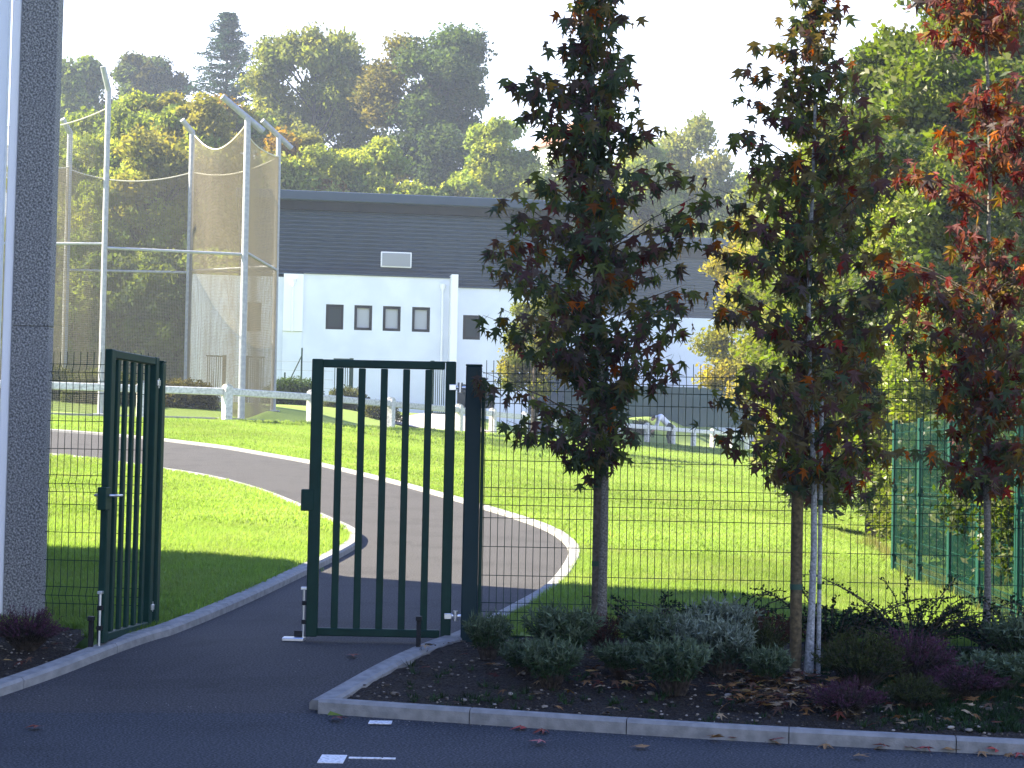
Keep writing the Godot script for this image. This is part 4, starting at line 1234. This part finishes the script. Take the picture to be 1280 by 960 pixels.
func sweetgum(label: String, x: float, d: float, top: float, lean: Vector2, tab: Array, bark: Material, r0: float, low: Array, high: Array, step: float, seed_: int, lsize: float, split: float):
	rng.seed = seed_
	var t = thing("sweetgum_tree", label, "tree", G(x, d, 0.03), 0, "young sweetgum trees in the planting bed")
	var axis := func(y: float): return Vector3(lean.x * pow(y / top, 1.3) + 0.02 * sin(y * 2.3 + seed_), y, lean.y * y / top)
	var tb := MB.new()
	var pts := []
	var rr := []
	for i in 13:
		var y = top * i / 12.0
		pts.append(axis.call(y)); rr.append(lerpf(r0, 0.006, pow(i / 12.0, 0.75)) * (1.25 if i == 0 else 1.0))
	tb.tube(pts, rr, 10)
	put("trunk", tb.mesh(bark), t)
	var lb := MB.new()
	var leaves := []       # transform, colour index
	var y = tab[0][0]
	var ang = rnd(0, TAU)
	while y < top:
		ang += 2.39996 + rnd(-0.3, 0.3)
		if split < 5.0 and y > 2.4 and sin(y * 6.1 + 1.2) > 0.55:
			y += step
			continue
		var side = cos(ang)
		var l = lerpf(ext(tab, y, 1), ext(tab, y, 2), side * 0.5 + 0.5) * (rnd(0.9, 1.15) if rng.randf() < 0.42 else rnd(0.3, 0.78))
		l = maxf(l, 0.06)
		var rise = l * rnd(0.35, 0.6)
		var base = axis.call(maxf(y - rise, 0.8))
		var tip = axis.call(y) + Vector3(cos(ang) * l, rnd(-0.08, 0.05), sin(ang) * l * 0.9)
		var mid = base.lerp(tip, 0.5) + Vector3(0, rise * 0.08, 0)
		lb.tube([base, mid, tip], [0.003 + l * 0.005, 0.0025 + l * 0.002, 0.0012], 5, false)
		var n = int(l / 0.055) + 2
		for i in n:
			var f = 0.12 + 0.88 * (i + rng.randf()) / n
			var bp = base.lerp(mid, f * 2) if f < 0.5 else mid.lerp(tip, f * 2 - 1)
			for k in 2 + (1 if f > 0.6 else 0):
				var o = rv() * rnd(0.02, 0.17)
				o.y = o.y * 0.5 - 0.04
				var dir = (Vector3(cos(ang), 0, sin(ang)) * rnd(-0.2, 0.6) + rv() * 0.5 + Vector3(0, -1.25, 0)).normalized()
				var nn = (rv() + Vector3(cos(ang), 0.3, sin(ang)) * 0.5).normalized()
				var xx = dir.cross(nn).normalized()
				var bs = Basis(xx, dir, xx.cross(dir)).scaled(Vector3.ONE * rnd(0.7, 1.2))
				var p = bp + o
				var w = high if p.y > split + rnd(-0.35, 0.35) else low
				leaves.append([Transform3D(bs, p), pick(w)])
		y += step * rnd(0.7, 1.3)
	for i in 14:
		var p = axis.call(top - rnd(0, 0.5)) + rv() * 0.07
		var dir = (rv() * 0.8 + Vector3(0, -0.5, 0)).normalized()
		var xx = dir.cross(rv()).normalized()
		leaves.append([Transform3D(Basis(xx, dir, xx.cross(dir)), p), pick(high)])
	put("branches", lb.mesh(M.bark_dark), t)
	leaves.sort_custom(func(a, b): return a[0].origin.z > b[0].origin.z)
	var variants := []
	for k in 5: variants.append(gum_leaf(seed_ * 10 + k, lsize))
	var meshes := {}
	var rest := MB.new()
	rng.seed = seed_ + 1
	for i in leaves.size():
		var vi = rng.randi() % 5
		var ci: int = leaves[i][1]
		if i < 300:
			var key = vi * 20 + ci
			if not meshes.has(key): meshes[key] = tinted(variants[vi], M.gum[ci]).mesh(M.gum_leaf)
			var o = put("leaf", meshes[key], t)
			o.transform = leaves[i][0]
		else:
			var from = rest.v.size()
			rest.xform(leaves[i][0], variants[vi])
			var shade = rnd(0.75, 1.25)
			for k in range(from, rest.v.size()): rest.c[k] = M.gum[ci] * shade
	put("leaf_mass", rest.mesh(M.gum_leaf), t, Vector3.ZERO, "stuff")
	print(label, " leaves ", leaves.size())
	return t
func make_sweetgums():
	var dark = [0.46, 0.14, 0.16, 0.18, 0.006, 0.006, 0.008, 0.008, 0.2, 0.011, 0.003]
	var dark2 = [0.24, 0.28, 0.18, 0.10, 0.012, 0.012, 0.02, 0.012, 0.22, 0.02, 0.006]
	var red = [0.06, 0.06, 0.12, 0.07, 0.17, 0.20, 0.06, 0.26, 0.07, 0.02, 0.02]
	var mixed = [0.24, 0.14, 0.18, 0.12, 0.10, 0.08, 0.04, 0.06, 0.14, 0.04, 0.02]
	sweetgum("dark bronze-green sweetgum with grey stem, nearest the gate post", 0.66, 12.2, 4.85, Vector2(-0.22, 0.0),
		[[1.38, 0.42, 0.2], [1.5, 0.66, 0.26], [1.75, 0.75, 0.30], [2.06, 0.68, 0.5], [2.3, 0.72, 0.75], [2.55, 0.82, 0.78], [2.85, 0.86, 0.82], [3.1, 0.64, 0.84], [3.36, 0.5, 0.45], [3.7, 0.5, 0.3], [3.95, 0.72, 0.4], [4.15, 0.35, 0.32], [4.45, 0.2, 0.16], [4.85, 0.06, 0.06]], M.bark_grey, 0.036, dark, dark, 0.024, 501, 0.084, 9.0)
	sweetgum("dark maroon sweetgum with pale stem beside a thick round stake", 1.93, 11.5, 4.75, Vector2(-0.05, 0.0),
		[[1.3, 0.35, 0.42], [1.53, 0.62, 0.68], [1.83, 0.60, 0.7], [2.35, 0.6, 0.62], [2.86, 0.78, 0.72], [3.1, 0.98, 0.64], [3.37, 1.0, 0.5], [3.55, 0.66, 0.5], [3.9, 0.42, 0.4], [4.14, 0.32, 0.18], [4.45, 0.16, 0.14], [4.75, 0.05, 0.05]], M.bark_pale, 0.026, dark2, dark2, 0.032, 502, 0.082, 9.0)
	sweetgum("sweetgum with glowing red and orange upper leaves before the court fence", 3.26, 12.35, 5.6, Vector2(-0.02, 0.0),
		[[1.25, 0.3, 0.3], [1.45, 0.48, 0.45], [1.8, 0.55, 0.5], [2.3, 0.62, 0.5], [2.9, 0.74, 0.6], [3.3, 0.66, 0.6], [3.7, 0.46, 0.5], [3.95, 0.35, 0.5], [4.3, 0.46, 0.5], [4.9, 0.4, 0.4], [5.6, 0.06, 0.06]], M.bark_grey, 0.026, mixed, red, 0.026, 503, 0.080, 2.6)
	# stakes
	var stk := func(_owner, label: String, x: float, d: float, hgt: float, r: float, lx: float, m: Material):
		var t = thing("tree_stake", label, "stake", G(x, d, 0.03))
		var b := MB.new()
		b.tube([Vector3(0, -0.2, 0), Vector3(lx * 0.5, hgt * 0.5, 0), Vector3(lx, hgt - 0.01, 0), Vector3(lx, hgt, 0)], [r, r * 0.98, r * 0.96, r * 0.8], 12)
		put("pole", b.mesh(m), t)
		for y in [0.55, hgt * 0.62]:
			var c := MB.new()
			c.tube([Vector3(lx * y / hgt, y, 0), Vector3(lx * y / hgt, y + 0.035, 0)], [r * 1.08, r * 1.08], 12); put("tie", c.mesh(M.tie), t)
	stk.call(self, "dark grey wooden stake against the stem of the tree by the gate post", 0.60, 12.32, 1.75, 0.030, 0.0, M.stake_grey)
	stk.call(self, "thick brown round stake beside the pale sweetgum stem", 1.835, 11.5, 1.9, 0.038, 0.0, M.stake)
	stk.call(self, "thin grey stake touching the pale sweetgum stem", 1.985, 11.52, 1.75, 0.014, 0.0, M.bark_pale)
	stk.call(self, "slim grey stake against the red sweetgum stem", 3.30, 12.42, 2.4, 0.020, -0.01, M.stake_grey)

# ---------------------------------------------------------------- plants in the bed
func heather_mesh(s: int, sprigs: int, per: int, leaf: float, base: Color, tip: Color, tipshare: float, up: float) -> Array:
	# one clump about 1 m wide and 0.5 high (scaled on placing)
	rng.seed = s
	var st := MB.new()
	var lf := MB.new()
	for i in sprigs:
		var a = rnd(0, TAU)
		var tilt = sqrt(rng.randf()) * 1.25
		var dir = Vector3(cos(a) * sin(tilt), cos(tilt) + up, sin(a) * sin(tilt)).normalized()
		var l = rnd(0.36, 0.52)
		var root = Vector3(cos(a), 0, sin(a)) * rnd(0.0, 0.12)
		var tipp = root + dir * l + Vector3(0, 0.04, 0)
		var mid = root.lerp(tipp, 0.55) + Vector3(0, 0.04, 0)
		st.tube([root, mid, tipp], [0.005, 0.0035, 0.001], 3, false)
		for k in per:
			var f = 0.3 + 0.7 * (k + rng.randf()) / per
			var p = root.lerp(mid, f * 2) if f < 0.5 else mid.lerp(tipp, f * 2 - 1)
			var d2 = (dir * 0.8 + rv() * 0.9).normalized()
			var sd = d2.cross(rv()).normalized() * leaf * 0.16
			var q = rnd(0.65, 1.35)
			var cc = base.lerp(tip, clampf((f - (1.0 - tipshare)) / maxf(tipshare, 0.01), 0, 1))
			lf.col = Color(cc.r * q, cc.g * q, cc.b * q)
			var l2 = leaf * rnd(0.7, 1.3)
			lf.flat(p - sd, p + sd, p + d2 * l2); 
	return [st.mesh(M.bark_dark), lf.mesh(M.twig_leaf)]
func make_bed_plants():
	var gsh = heather_mesh(601, 130, 30, 0.075, Color(0.035, 0.065, 0.030), Color(0.10, 0.135, 0.085), 0.4, 0.55)
	var sil = heather_mesh(602, 150, 30, 0.06, Color(0.04, 0.065, 0.04), Color(0.19, 0.23, 0.185), 0.4, 0.5)
	var olv = heather_mesh(603, 260, 24, 0.045, Color(0.018, 0.032, 0.012), Color(0.05, 0.06, 0.02), 0.5, 0.1)
	var pur = heather_mesh(604, 260, 26, 0.036, Color(0.022, 0.022, 0.016), Color(0.09, 0.035, 0.07), 0.5, 0.1)
	var brn = heather_mesh(605, 160, 20, 0.045, Color(0.04, 0.03, 0.02), Color(0.09, 0.035, 0.025), 0.5, 0.1)
	var kinds = {"g": [gsh, "heather_shrub"], "s": [sil, "silver_shrub"], "o": [olv, "heather_shrub"], "p": [pur, "heather_shrub"], "b": [brn, "heather_shrub"]}
	# kind, x, d, width, height, label
	for q in [
		["g", -0.12, 11.75, 0.34, 0.30, "small grey-green shrub nearest the gate post"],
		["g", 0.36, 11.65, 0.52, 0.38, "bushy grey-green shrub before the grey sweetgum stem"],
		["g", 0.27, 11.05, 0.42, 0.30, "low green shrub at the kerb, second from the gate"],
		["b", 0.63, 12.0, 0.26, 0.28, "reddish brown clump at the foot of the grey sweetgum stem"],
		["g", 0.98, 11.75, 0.52, 0.34, "grey-green shrub just past the grey sweetgum stem"],
		["g", 1.02, 10.95, 0.46, 0.34, "green shrub nearest the kerb before the silvery ones"],
		["s", 1.42, 11.95, 0.54, 0.38, "pale silvery shrub close behind the wire fence foot"],
		["s", 1.36, 11.4, 0.46, 0.36, "silvery shrub between the green shrub and the thick stake"],
		["o", 1.62, 11.75, 0.36, 0.30, "yellowish low shrub right beside the thick brown stake"],
		["o", 2.2, 11.2, 0.52, 0.36, "dark olive heather just past the pale sweetgum stem"],
		["p", 2.55, 11.35, 0.50, 0.34, "large purple heather between pale and red sweetgum stems"],
		["p", 1.98, 10.55, 0.42, 0.22, "purple heather at the kerb under the pale sweetgum stem"],
		["p", 2.78, 11.0, 0.46, 0.22, "flat purple heather at the kerb before the red sweetgum"],
		["g", 3.05, 11.2, 0.5, 0.24, "low dark green clump at the end of the bed"],
		["g", 0.12, 11.35, 0.34, 0.22, "small green clump between the first two grey-green shrubs"],
		["g", 0.72, 11.35, 0.36, 0.22, "low spreading clump in the gap below the grey sweetgum stem"],
		["s", 1.18, 11.62, 0.40, 0.34, "upright silver-tipped shrub squeezed between two larger green ones"],
		["g", 1.62, 11.2, 0.34, 0.24, "dark green clump just before the thick brown stake"],
		["o", 2.42, 10.75, 0.36, 0.20, "low yellowish heather between the two purple ones at the kerb"],
		["b", 1.75, 12.1, 0.4, 0.3, "brown withered clump against the fence behind the thick stake"],
		["g", 3.35, 11.8, 0.5, 0.34, "dark green shrub at the foot of the red sweetgum stem"],
		["p", -3.12, 11.75, 0.42, 0.28, "purple heather at the foot of the pebble-dashed pillar"]]:
		var k = kinds[q[0]]
		var t = thing(k[1], q[5], "shrub", G(q[1], q[2], 0.04), q[1] * 7.0, "low shrubs in the planting bed" if q[1] > -1 else "")
		var sc = Vector3(q[3] / 0.86, q[4] / 0.52, q[3] / 0.86)
		put("stems", k[0][0], t).scale = sc
		put("foliage", k[0][1], t, Vector3.ZERO, "stuff").scale = sc
	# arching cotoneaster along the fence
	var spots = [[0.98, 12.35, 0.6, "arching small-leaved cotoneaster close past the grey sweetgum stem"], [1.45, 12.4, 0.75, "arching cotoneaster against the fence behind the silvery shrubs"], [2.2, 12.3, 0.85, "cotoneaster with long bare arching twigs behind the pale stem"], [2.75, 12.25, 1.0, "largest arching cotoneaster before the fence between pale and red stems"], [3.35, 12.2, 0.8, "cotoneaster at the foot of the red sweetgum"], [3.9, 12.2, 0.8, "cotoneaster beyond the red sweetgum stem by the bed end"]]
	var si = 0
	for q in spots:
		rng.seed = 620 + si
		si += 1
		var t = thing("cotoneaster", q[3], "shrub", G(q[0], q[1], 0.04), 0, "arching cotoneasters along the fence")
		var st := MB.new()
		var lf := MB.new()
		for i in 64:
			var a = rnd(0, TAU)
			var l = q[2] * rnd(0.35, 0.95) * (0.5 if i > 14 else 1.0)
			var hh = q[2] * rnd(0.18, 0.55) * (0.6 if i > 14 else 1.0)
			var o = Vector3(cos(a) * 0.05, 0, sin(a) * 0.05)
			var pts := []
			var rr := []
			for k in 7:
				var f = k / 6.0
				pts.append(o + Vector3(cos(a) * l * f, hh * (1.9 * f - 0.95 * f * f) + 0.03, sin(a) * l * f * 0.45) + rv() * 0.012)
				rr.append(lerpf(0.006, 0.0025, f))
			st.tube(pts, rr, 4, false)
			for k in 40:
				var f = (0.1 + 0.9 * k / 40.0) * 5.999
				var j = int(f)
				var p = pts[j].lerp(pts[j + 1], f - j) + rv() * 0.012
				var dr = (rv() + Vector3(0, 0.5, 0)).normalized()
				var sd = dr.cross(rv()).normalized() * 0.008
				var kk = rnd(0.6, 1.4)
				lf.col = Color(0.03 * kk, 0.055 * kk, 0.028 * kk)
				var l2 = rnd(0.02, 0.034)
				lf.tri(p, p + dr * l2 * 0.5 + sd, p + dr * l2, dr, dr, dr); lf.tri(p, p + dr * l2 * 0.5 - sd, p + dr * l2, dr, dr, dr)
		put("stems", st.mesh(M.bark_dark), t)
		put("foliage", lf.mesh(M.twig_leaf), t, Vector3.ZERO, "stuff")
	# ground cover in the far end of the bed
	rng.seed = 640
	var gb := MB.new()
	for i in 14:
		var a = rnd(0, TAU)
		var o = Vector3(cos(a), 0, sin(a)) * rnd(0, 0.04)
		var tip = o + Vector3(cos(a) * rnd(0.01, 0.05), rnd(0.015, 0.06), sin(a) * rnd(0.01, 0.05))
		var sd = Vector3(-sin(a), 0, cos(a)) * 0.005
		gb.flat(o - sd, o + sd, tip)
	var ts := []
	var cs := []
	for i in 5200:
		var x = rnd(-0.6, 4.2)
		var d = rnd(10.2, 12.4)
		if not inside(Vector2(x, d), bed_poly): continue
		var dens = smoothstep(1.9, 2.6, x) * 1.0 + 0.08 + 0.3 * nz.get_noise_2d(x * 5, d * 5)
		if rng.randf() > dens: continue
		ts.append(Transform3D(Basis(Vector3.UP, rnd(0, 6)).scaled(Vector3.ONE * rnd(0.5, 1.1)), G(x, d, 0.045)))
		var k = rnd(0.5, 1.3)
		cs.append(Color(0.025 * k, 0.05 * k, 0.018 * k))
	var gc = thing("ground_cover", "low green weeds creeping over the soil of the planting bed", "weeds", Vector3.ZERO, 0, "", "stuff")
	scatter("weed_tufts", gb.mesh(M.twig_leaf), ts, cs, gc)

func make_litter():
	# stones and bark in the beds
	rng.seed = 700
	var sb := MB.new()
	sb.tube([Vector3(0, -0.5, 0), Vector3(0.1, -0.1, 0), Vector3(0.05, 0.35, 0.1), Vector3(0.1, 0.5, 0)], [0.3, 0.62, 0.45, 0.1], 6)
	var ts := []
	var cs := []
	for i in 2400:
		var x = rnd(-1.0, 4.2)
		var d = rnd(9.9, 12.6)
		if i % 6 == 0:
			x = rnd(-3.6, -2.8); d = rnd(10.6, 12.4)
		if not (inside(Vector2(x, d), bed_poly) or inside(Vector2(x, d), bed2_poly)): continue
		var s = rnd(0.006, 0.014) if rng.randf() < 0.93 else rnd(0.016, 0.03)
		ts.append(Transform3D(Basis.from_euler(Vector3(rnd(-1, 1), rnd(0, 6), rnd(-1, 1))).scaled(Vector3(s * rnd(0.8, 1.8), s * 0.7, s)), G(x, d, 0.055 + 0.015 * nz.get_noise_2d(x * 14, d * 14) + 0.03 * nz.get_noise_2d(x * 3, d * 3))))
		var k = pow(rng.randf(), 2.2)
		cs.append(Color(0.05, 0.04, 0.03).lerp(Color(0.34, 0.31, 0.27), k))
	var g = thing("soil_gravel", "small stones and bark chips scattered over the bed soil", "gravel", Vector3.ZERO, 0, "", "stuff")
	var stone = mat(Color(1, 1, 1), 0.9, null, 1.0, null, 0.0, true)
	scatter("chips", sb.mesh(stone), ts, cs, g)
	ts = []; cs = []
	for i in 420:
		var x = rnd(-3.0, 3.2)
		var d = rnd(8.9, 12.4) if i % 3 else 10.1 - (x - 1.1) * 0.19 - 0.05 - absf(rng.randfn(0, 0.04))
		if inside(Vector2(x, d), bed_poly) or inside(Vector2(x, d), bed2_poly) or (d > 10.5 and not inside(Vector2(x, d), path_poly)): continue
		var sz = rnd(0.0025, 0.006)
		ts.append(Transform3D(Basis(Vector3.UP, rnd(0, 6)).scaled(Vector3(sz * rnd(0.8, 1.6), sz * 0.6, sz)), G(x, d, 0.013)))
		var k = rng.randf()
		cs.append(Color(0.07, 0.06, 0.05).lerp(Color(0.36, 0.35, 0.33), k * k))
	var rg = thing("road_gravel", "tiny loose stones scattered over the dark asphalt", "gravel", Vector3.ZERO, 0, "", "stuff")
	scatter("chips", sb.mesh(stone), ts, cs, rg)
	# fallen leaves in the bed
	var lb := gum_leaf(710, 0.072)
	for i in lb.c.size(): lb.c[i] = Color.WHITE
	var lm = leafmat(Color(1, 1, 1), Color(0.4, 0.35, 0.25), 0.6, true)
	var lmesh = lb.mesh(lm)
	ts = []; cs = []
	var pal = [Color(0.17, 0.09, 0.035), Color(0.25, 0.16, 0.055), Color(0.09, 0.05, 0.03), Color(0.27, 0.20, 0.12), Color(0.09, 0.03, 0.02), Color(0.06, 0.045, 0.03)]
	for i in 520:
		var x: float
		var d: float
		var u = rng.randf()
		if u < 0.5: x = rng.randfn(1.68, 0.2); d = rnd(10.5, 11.35)
		elif u < 0.68: x = rnd(1.9, 3.8); d = rnd(10.1, 11.4)
		elif u < 0.78: x = rng.randfn(0.75, 0.2); d = rnd(10.9, 11.8)
		elif u < 0.80: x = rnd(-3.3, -2.85); d = rnd(11.0, 12.2)
		else: x = rnd(-0.7, 3.8); d = rnd(10.3, 12.2)
		if not (inside(Vector2(x, d), bed_poly) or inside(Vector2(x, d), bed2_poly)): continue
		ts.append(Transform3D(Basis.from_euler(Vector3(-PI / 2 + rnd(-0.5, 0.5), rnd(0, 6.28), 0)).scaled(Vector3.ONE * rnd(0.6, 1.1)), G(x, d, 0.085 + rnd(0, 0.02))))
		var k = rnd(0.6, 1.3)
		var c: Color = pal[rng.randi() % pal.size()]
		cs.append(Color(c.r * k, c.g * k, c.b * k))
	var ll = thing("leaf_litter", "brown and orange fallen leaves lying in the planting bed", "leaf litter", Vector3.ZERO, 0, "", "stuff")
	scatter("litter_leaves", lmesh, ts, cs, ll)
	# single leaves lying on the asphalt and against the kerb
	var mats := []
	for c in [Color(0.28, 0.05, 0.04), Color(0.16, 0.045, 0.03), Color(0.24, 0.14, 0.06), Color(0.34, 0.12, 0.11)]: mats.append(mat(c, 0.7))
	var singles = [[0.22, 9.86, 3, "pinkish red leaf lying alone on the road"], [0.24, 10.16, 1, "dark brown leaf against the foot of the front kerb"], [-2.55, 10.0, 1, "dark leaf alone on the asphalt below the pillar bed"], [-0.98, 10.36, 1, "brown leaf beside the white painted square"], [0.12, 10.2, 0, "reddish leaf at the kerb foot beside the dark brown leaf"],
		[1.85, 9.62, 2, "tan leaf on the road below the thick stake"], [-1.02, 11.9, 1, "small dark leaf on the path before the closed leaf"], [0.75, 9.75, 2, "tan leaf on the road below the silvery shrubs"]]
	for q in singles:
		var b := gum_leaf(720 + int(q[0] * 50), 0.085)
		var o = one("fallen_leaf", b.mesh(mats[q[2]]), q[3], "leaf")
		o.transform = Transform3D(Basis.from_euler(Vector3(-PI / 2 + 0.12, q[0] * 9, 0)), G(q[0], q[1], 0.026))
	for i in 26:
		var x = 1.95 + rnd(0, 1.5) if i > 4 else rnd(0.9, 1.9)
		var d = 10.14 - (x - 1.1) * 0.162 - 0.06 - absf(rng.randfn(0, 0.02))
		var b := gum_leaf(760 + i, 0.075)
		var o = one("fallen_leaf", b.mesh(mats[[2, 1, 2, 0][i % 4]]), "curled brown leaf drifted against the foot of the front kerb", "leaf", "leaves drifted along the front kerb")
		o.transform = Transform3D(Basis.from_euler(Vector3(-PI / 2 + rnd(-0.5, 0.6), rnd(0, 6.2), 0)), G(x, d, 0.028))

# ---------------------------------------------------------------- the bent person behind the rail
func body_mesh(bones: Array, lo: Vector3, hi: Vector3, cell: float, k: float, tint: Callable) -> MB:
	var n = Vector3i(((hi - lo) / cell).ceil()) + Vector3i.ONE
	var val := PackedFloat32Array()
	val.resize(n.x * n.y * n.z)
	val.fill(1.0)
	for b in bones:
		var a: Vector3 = b[0]
		var e: Vector3 = b[1]
		var rm = maxf(b[2], b[3]) + 0.08
		var mn = (a.min(e) - Vector3.ONE * rm - lo) / cell
		var mx = (a.max(e) + Vector3.ONE * rm - lo) / cell
		var ab = e - a
		var l2 = maxf(ab.length_squared(), 1e-6)
		for z in range(maxi(int(mn.z), 0), mini(int(mx.z) + 1, n.z)):
			for y in range(maxi(int(mn.y), 0), mini(int(mx.y) + 1, n.y)):
				for x in range(maxi(int(mn.x), 0), mini(int(mx.x) + 1, n.x)):
					var p = lo + Vector3(x, y, z) * cell
					var t = clampf((p - a).dot(ab) / l2, 0, 1)
					var dd = p.distance_to(a + ab * t) - lerpf(b[2], b[3], t)
					var i = (z * n.y + y) * n.x + x
					var o = val[i]
					var hh = clampf(0.5 + 0.5 * (o - dd) / k, 0, 1)
					val[i] = lerpf(o, dd, hh) - k * hh * (1 - hh)
	var m := MB.new()
	var cells := {}
	var at := func(x, y, z): return val[(z * n.y + y) * n.x + x]
	for z in n.z - 1:
		for y in n.y - 1:
			for x in n.x - 1:
				var s := Vector3.ZERO
				var cnt := 0
				var first: bool = at.call(x, y, z) < 0
				var mixed := false
				for c in 8:
					if (at.call(x + (c & 1), y + ((c >> 1) & 1), z + (c >> 2)) < 0) != first:
						mixed = true
						break
				if not mixed: continue
				for ed in [[0, 1], [2, 3], [4, 5], [6, 7], [0, 2], [1, 3], [4, 6], [5, 7], [0, 4], [1, 5], [2, 6], [3, 7]]:
					var c0 = Vector3i(x + (ed[0] & 1), y + ((ed[0] >> 1) & 1), z + (ed[0] >> 2))
					var c1 = Vector3i(x + (ed[1] & 1), y + ((ed[1] >> 1) & 1), z + (ed[1] >> 2))
					var v0: float = at.call(c0.x, c0.y, c0.z)
					var v1: float = at.call(c1.x, c1.y, c1.z)
					if (v0 < 0) != (v1 < 0):
						s += Vector3(c0).lerp(Vector3(c1), v0 / (v0 - v1)); cnt += 1
				cells[Vector3i(x, y, z)] = lo + s / cnt * cell
	var grad := func(p: Vector3):
		var q = Vector3i(((p - lo) / cell).round()).clamp(Vector3i.ONE, n - Vector3i.ONE * 2)
		return Vector3(at.call(q.x + 1, q.y, q.z) - at.call(q.x - 1, q.y, q.z), at.call(q.x, q.y + 1, q.z) - at.call(q.x, q.y - 1, q.z), at.call(q.x, q.y, q.z + 1) - at.call(q.x, q.y, q.z - 1)).normalized()
	for key in cells:
		for ax in 3:
			var step = Vector3i.ZERO
			step[ax] = 1
			var v0: float = at.call(key.x, key.y, key.z)
			var kk = key + step
			if kk.x >= n.x or kk.y >= n.y or kk.z >= n.z: continue
			var v1: float = at.call(kk.x, kk.y, kk.z)
			if (v0 < 0) == (v1 < 0): continue
			var j = Vector3i.ZERO
			j[(ax + 1) % 3] = 1
			var l = Vector3i.ZERO
			l[(ax + 2) % 3] = 1
			var q = [key, key - j, key - j - l, key - l]
			var ok = true
			for e in q:
				if not cells.has(e): ok = false
			if not ok: continue
			var p = [cells[q[0]], cells[q[1]], cells[q[2]], cells[q[3]]]
			m.col = tint.call((p[0] + p[2]) / 2)
			var g = [grad.call(p[0]), grad.call(p[1]), grad.call(p[2]), grad.call(p[3])]
			m.tri(p[0], p[1], p[2], g[0], g[1], g[2]); m.tri(p[0], p[2], p[3], g[0], g[2], g[3])
	return m
func make_person():
	# bends forward at the hips towards the west, both hands reaching down
	var t = thing("person", "person in white top and dark trousers bending over behind the white rail", "person", G(7.72, 89.4, 0.0), 0.15)
	var hip = Vector3(0.18, 0.90, 0)
	var chest = Vector3(-0.28, 1.32, 0)
	var neck = Vector3(-0.45, 1.35, 0)
	var bones := [[hip, chest, 0.135, 0.15], [chest, neck, 0.12, 0.06], [neck, Vector3(-0.57, 1.29, 0), 0.055, 0.06], [Vector3(-0.60, 1.31, 0), Vector3(-0.67, 1.22, 0), 0.095, 0.075]]
	for s in [-1.0, 1.0]:
		bones.append([hip + Vector3(0, -0.02, 0.09 * s), Vector3(0.07, 0.48, 0.10 * s), 0.10, 0.065])
		bones.append([Vector3(0.07, 0.48, 0.10 * s), Vector3(0.15, 0.08, 0.11 * s), 0.06, 0.042])
		bones.append([Vector3(0.15, 0.06, 0.11 * s), Vector3(-0.06, 0.035, 0.12 * s), 0.045, 0.032])
		bones.append([Vector3(-0.35, 1.32, 0.12 * s), Vector3(-0.38, 1.22, 0.19 * s), 0.08, 0.055])
		bones.append([Vector3(-0.38, 1.22, 0.19 * s), Vector3(-0.46, 0.97, 0.20 * s), 0.052, 0.042])
		bones.append([Vector3(-0.46, 0.97, 0.20 * s), Vector3(-0.60, 0.77, 0.17 * s), 0.04, 0.028])
		bones.append([Vector3(-0.60, 0.77, 0.17 * s), Vector3(-0.64, 0.70, 0.165 * s), 0.032, 0.03])
		for f in 4:
			bones.append([Vector3(-0.64, 0.70, 0.165 * s + (f - 1.5) * 0.019), Vector3(-0.675, 0.63 + absf(f - 1.4) * 0.006, 0.16 * s + (f - 1.5) * 0.02), 0.0105, 0.008])
		bones.append([Vector3(-0.615, 0.73, 0.15 * s), Vector3(-0.64, 0.68, 0.12 * s), 0.011, 0.009])
	var tint := func(p: Vector3):
		if p.x < -0.53 and p.y > 1.08: return Color(0.035, 0.024, 0.016) if p.y > 1.27 else Color(0.42, 0.26, 0.19)
		if p.y < 0.10: return Color(0.05, 0.05, 0.05)
		if p.x > 0.0 + (p.y - 1.0) * 0.35 and p.y < 1.08: return Color(0.02, 0.035, 0.035)
		if p.x < -0.54 and p.y < 0.83: return Color(0.42, 0.26, 0.19)
		return Color(0.72, 0.72, 0.78)
	var m = body_mesh(bones, Vector3(-0.85, -0.02, -0.36), Vector3(0.42, 1.56, 0.36), 0.018, 0.035, tint)
	t.scale = Vector3.ONE * 1.1
	put("body", m.mesh(mat(Color(1, 1, 1), 0.8, null, 1.0, null, 0.0, true)), t)
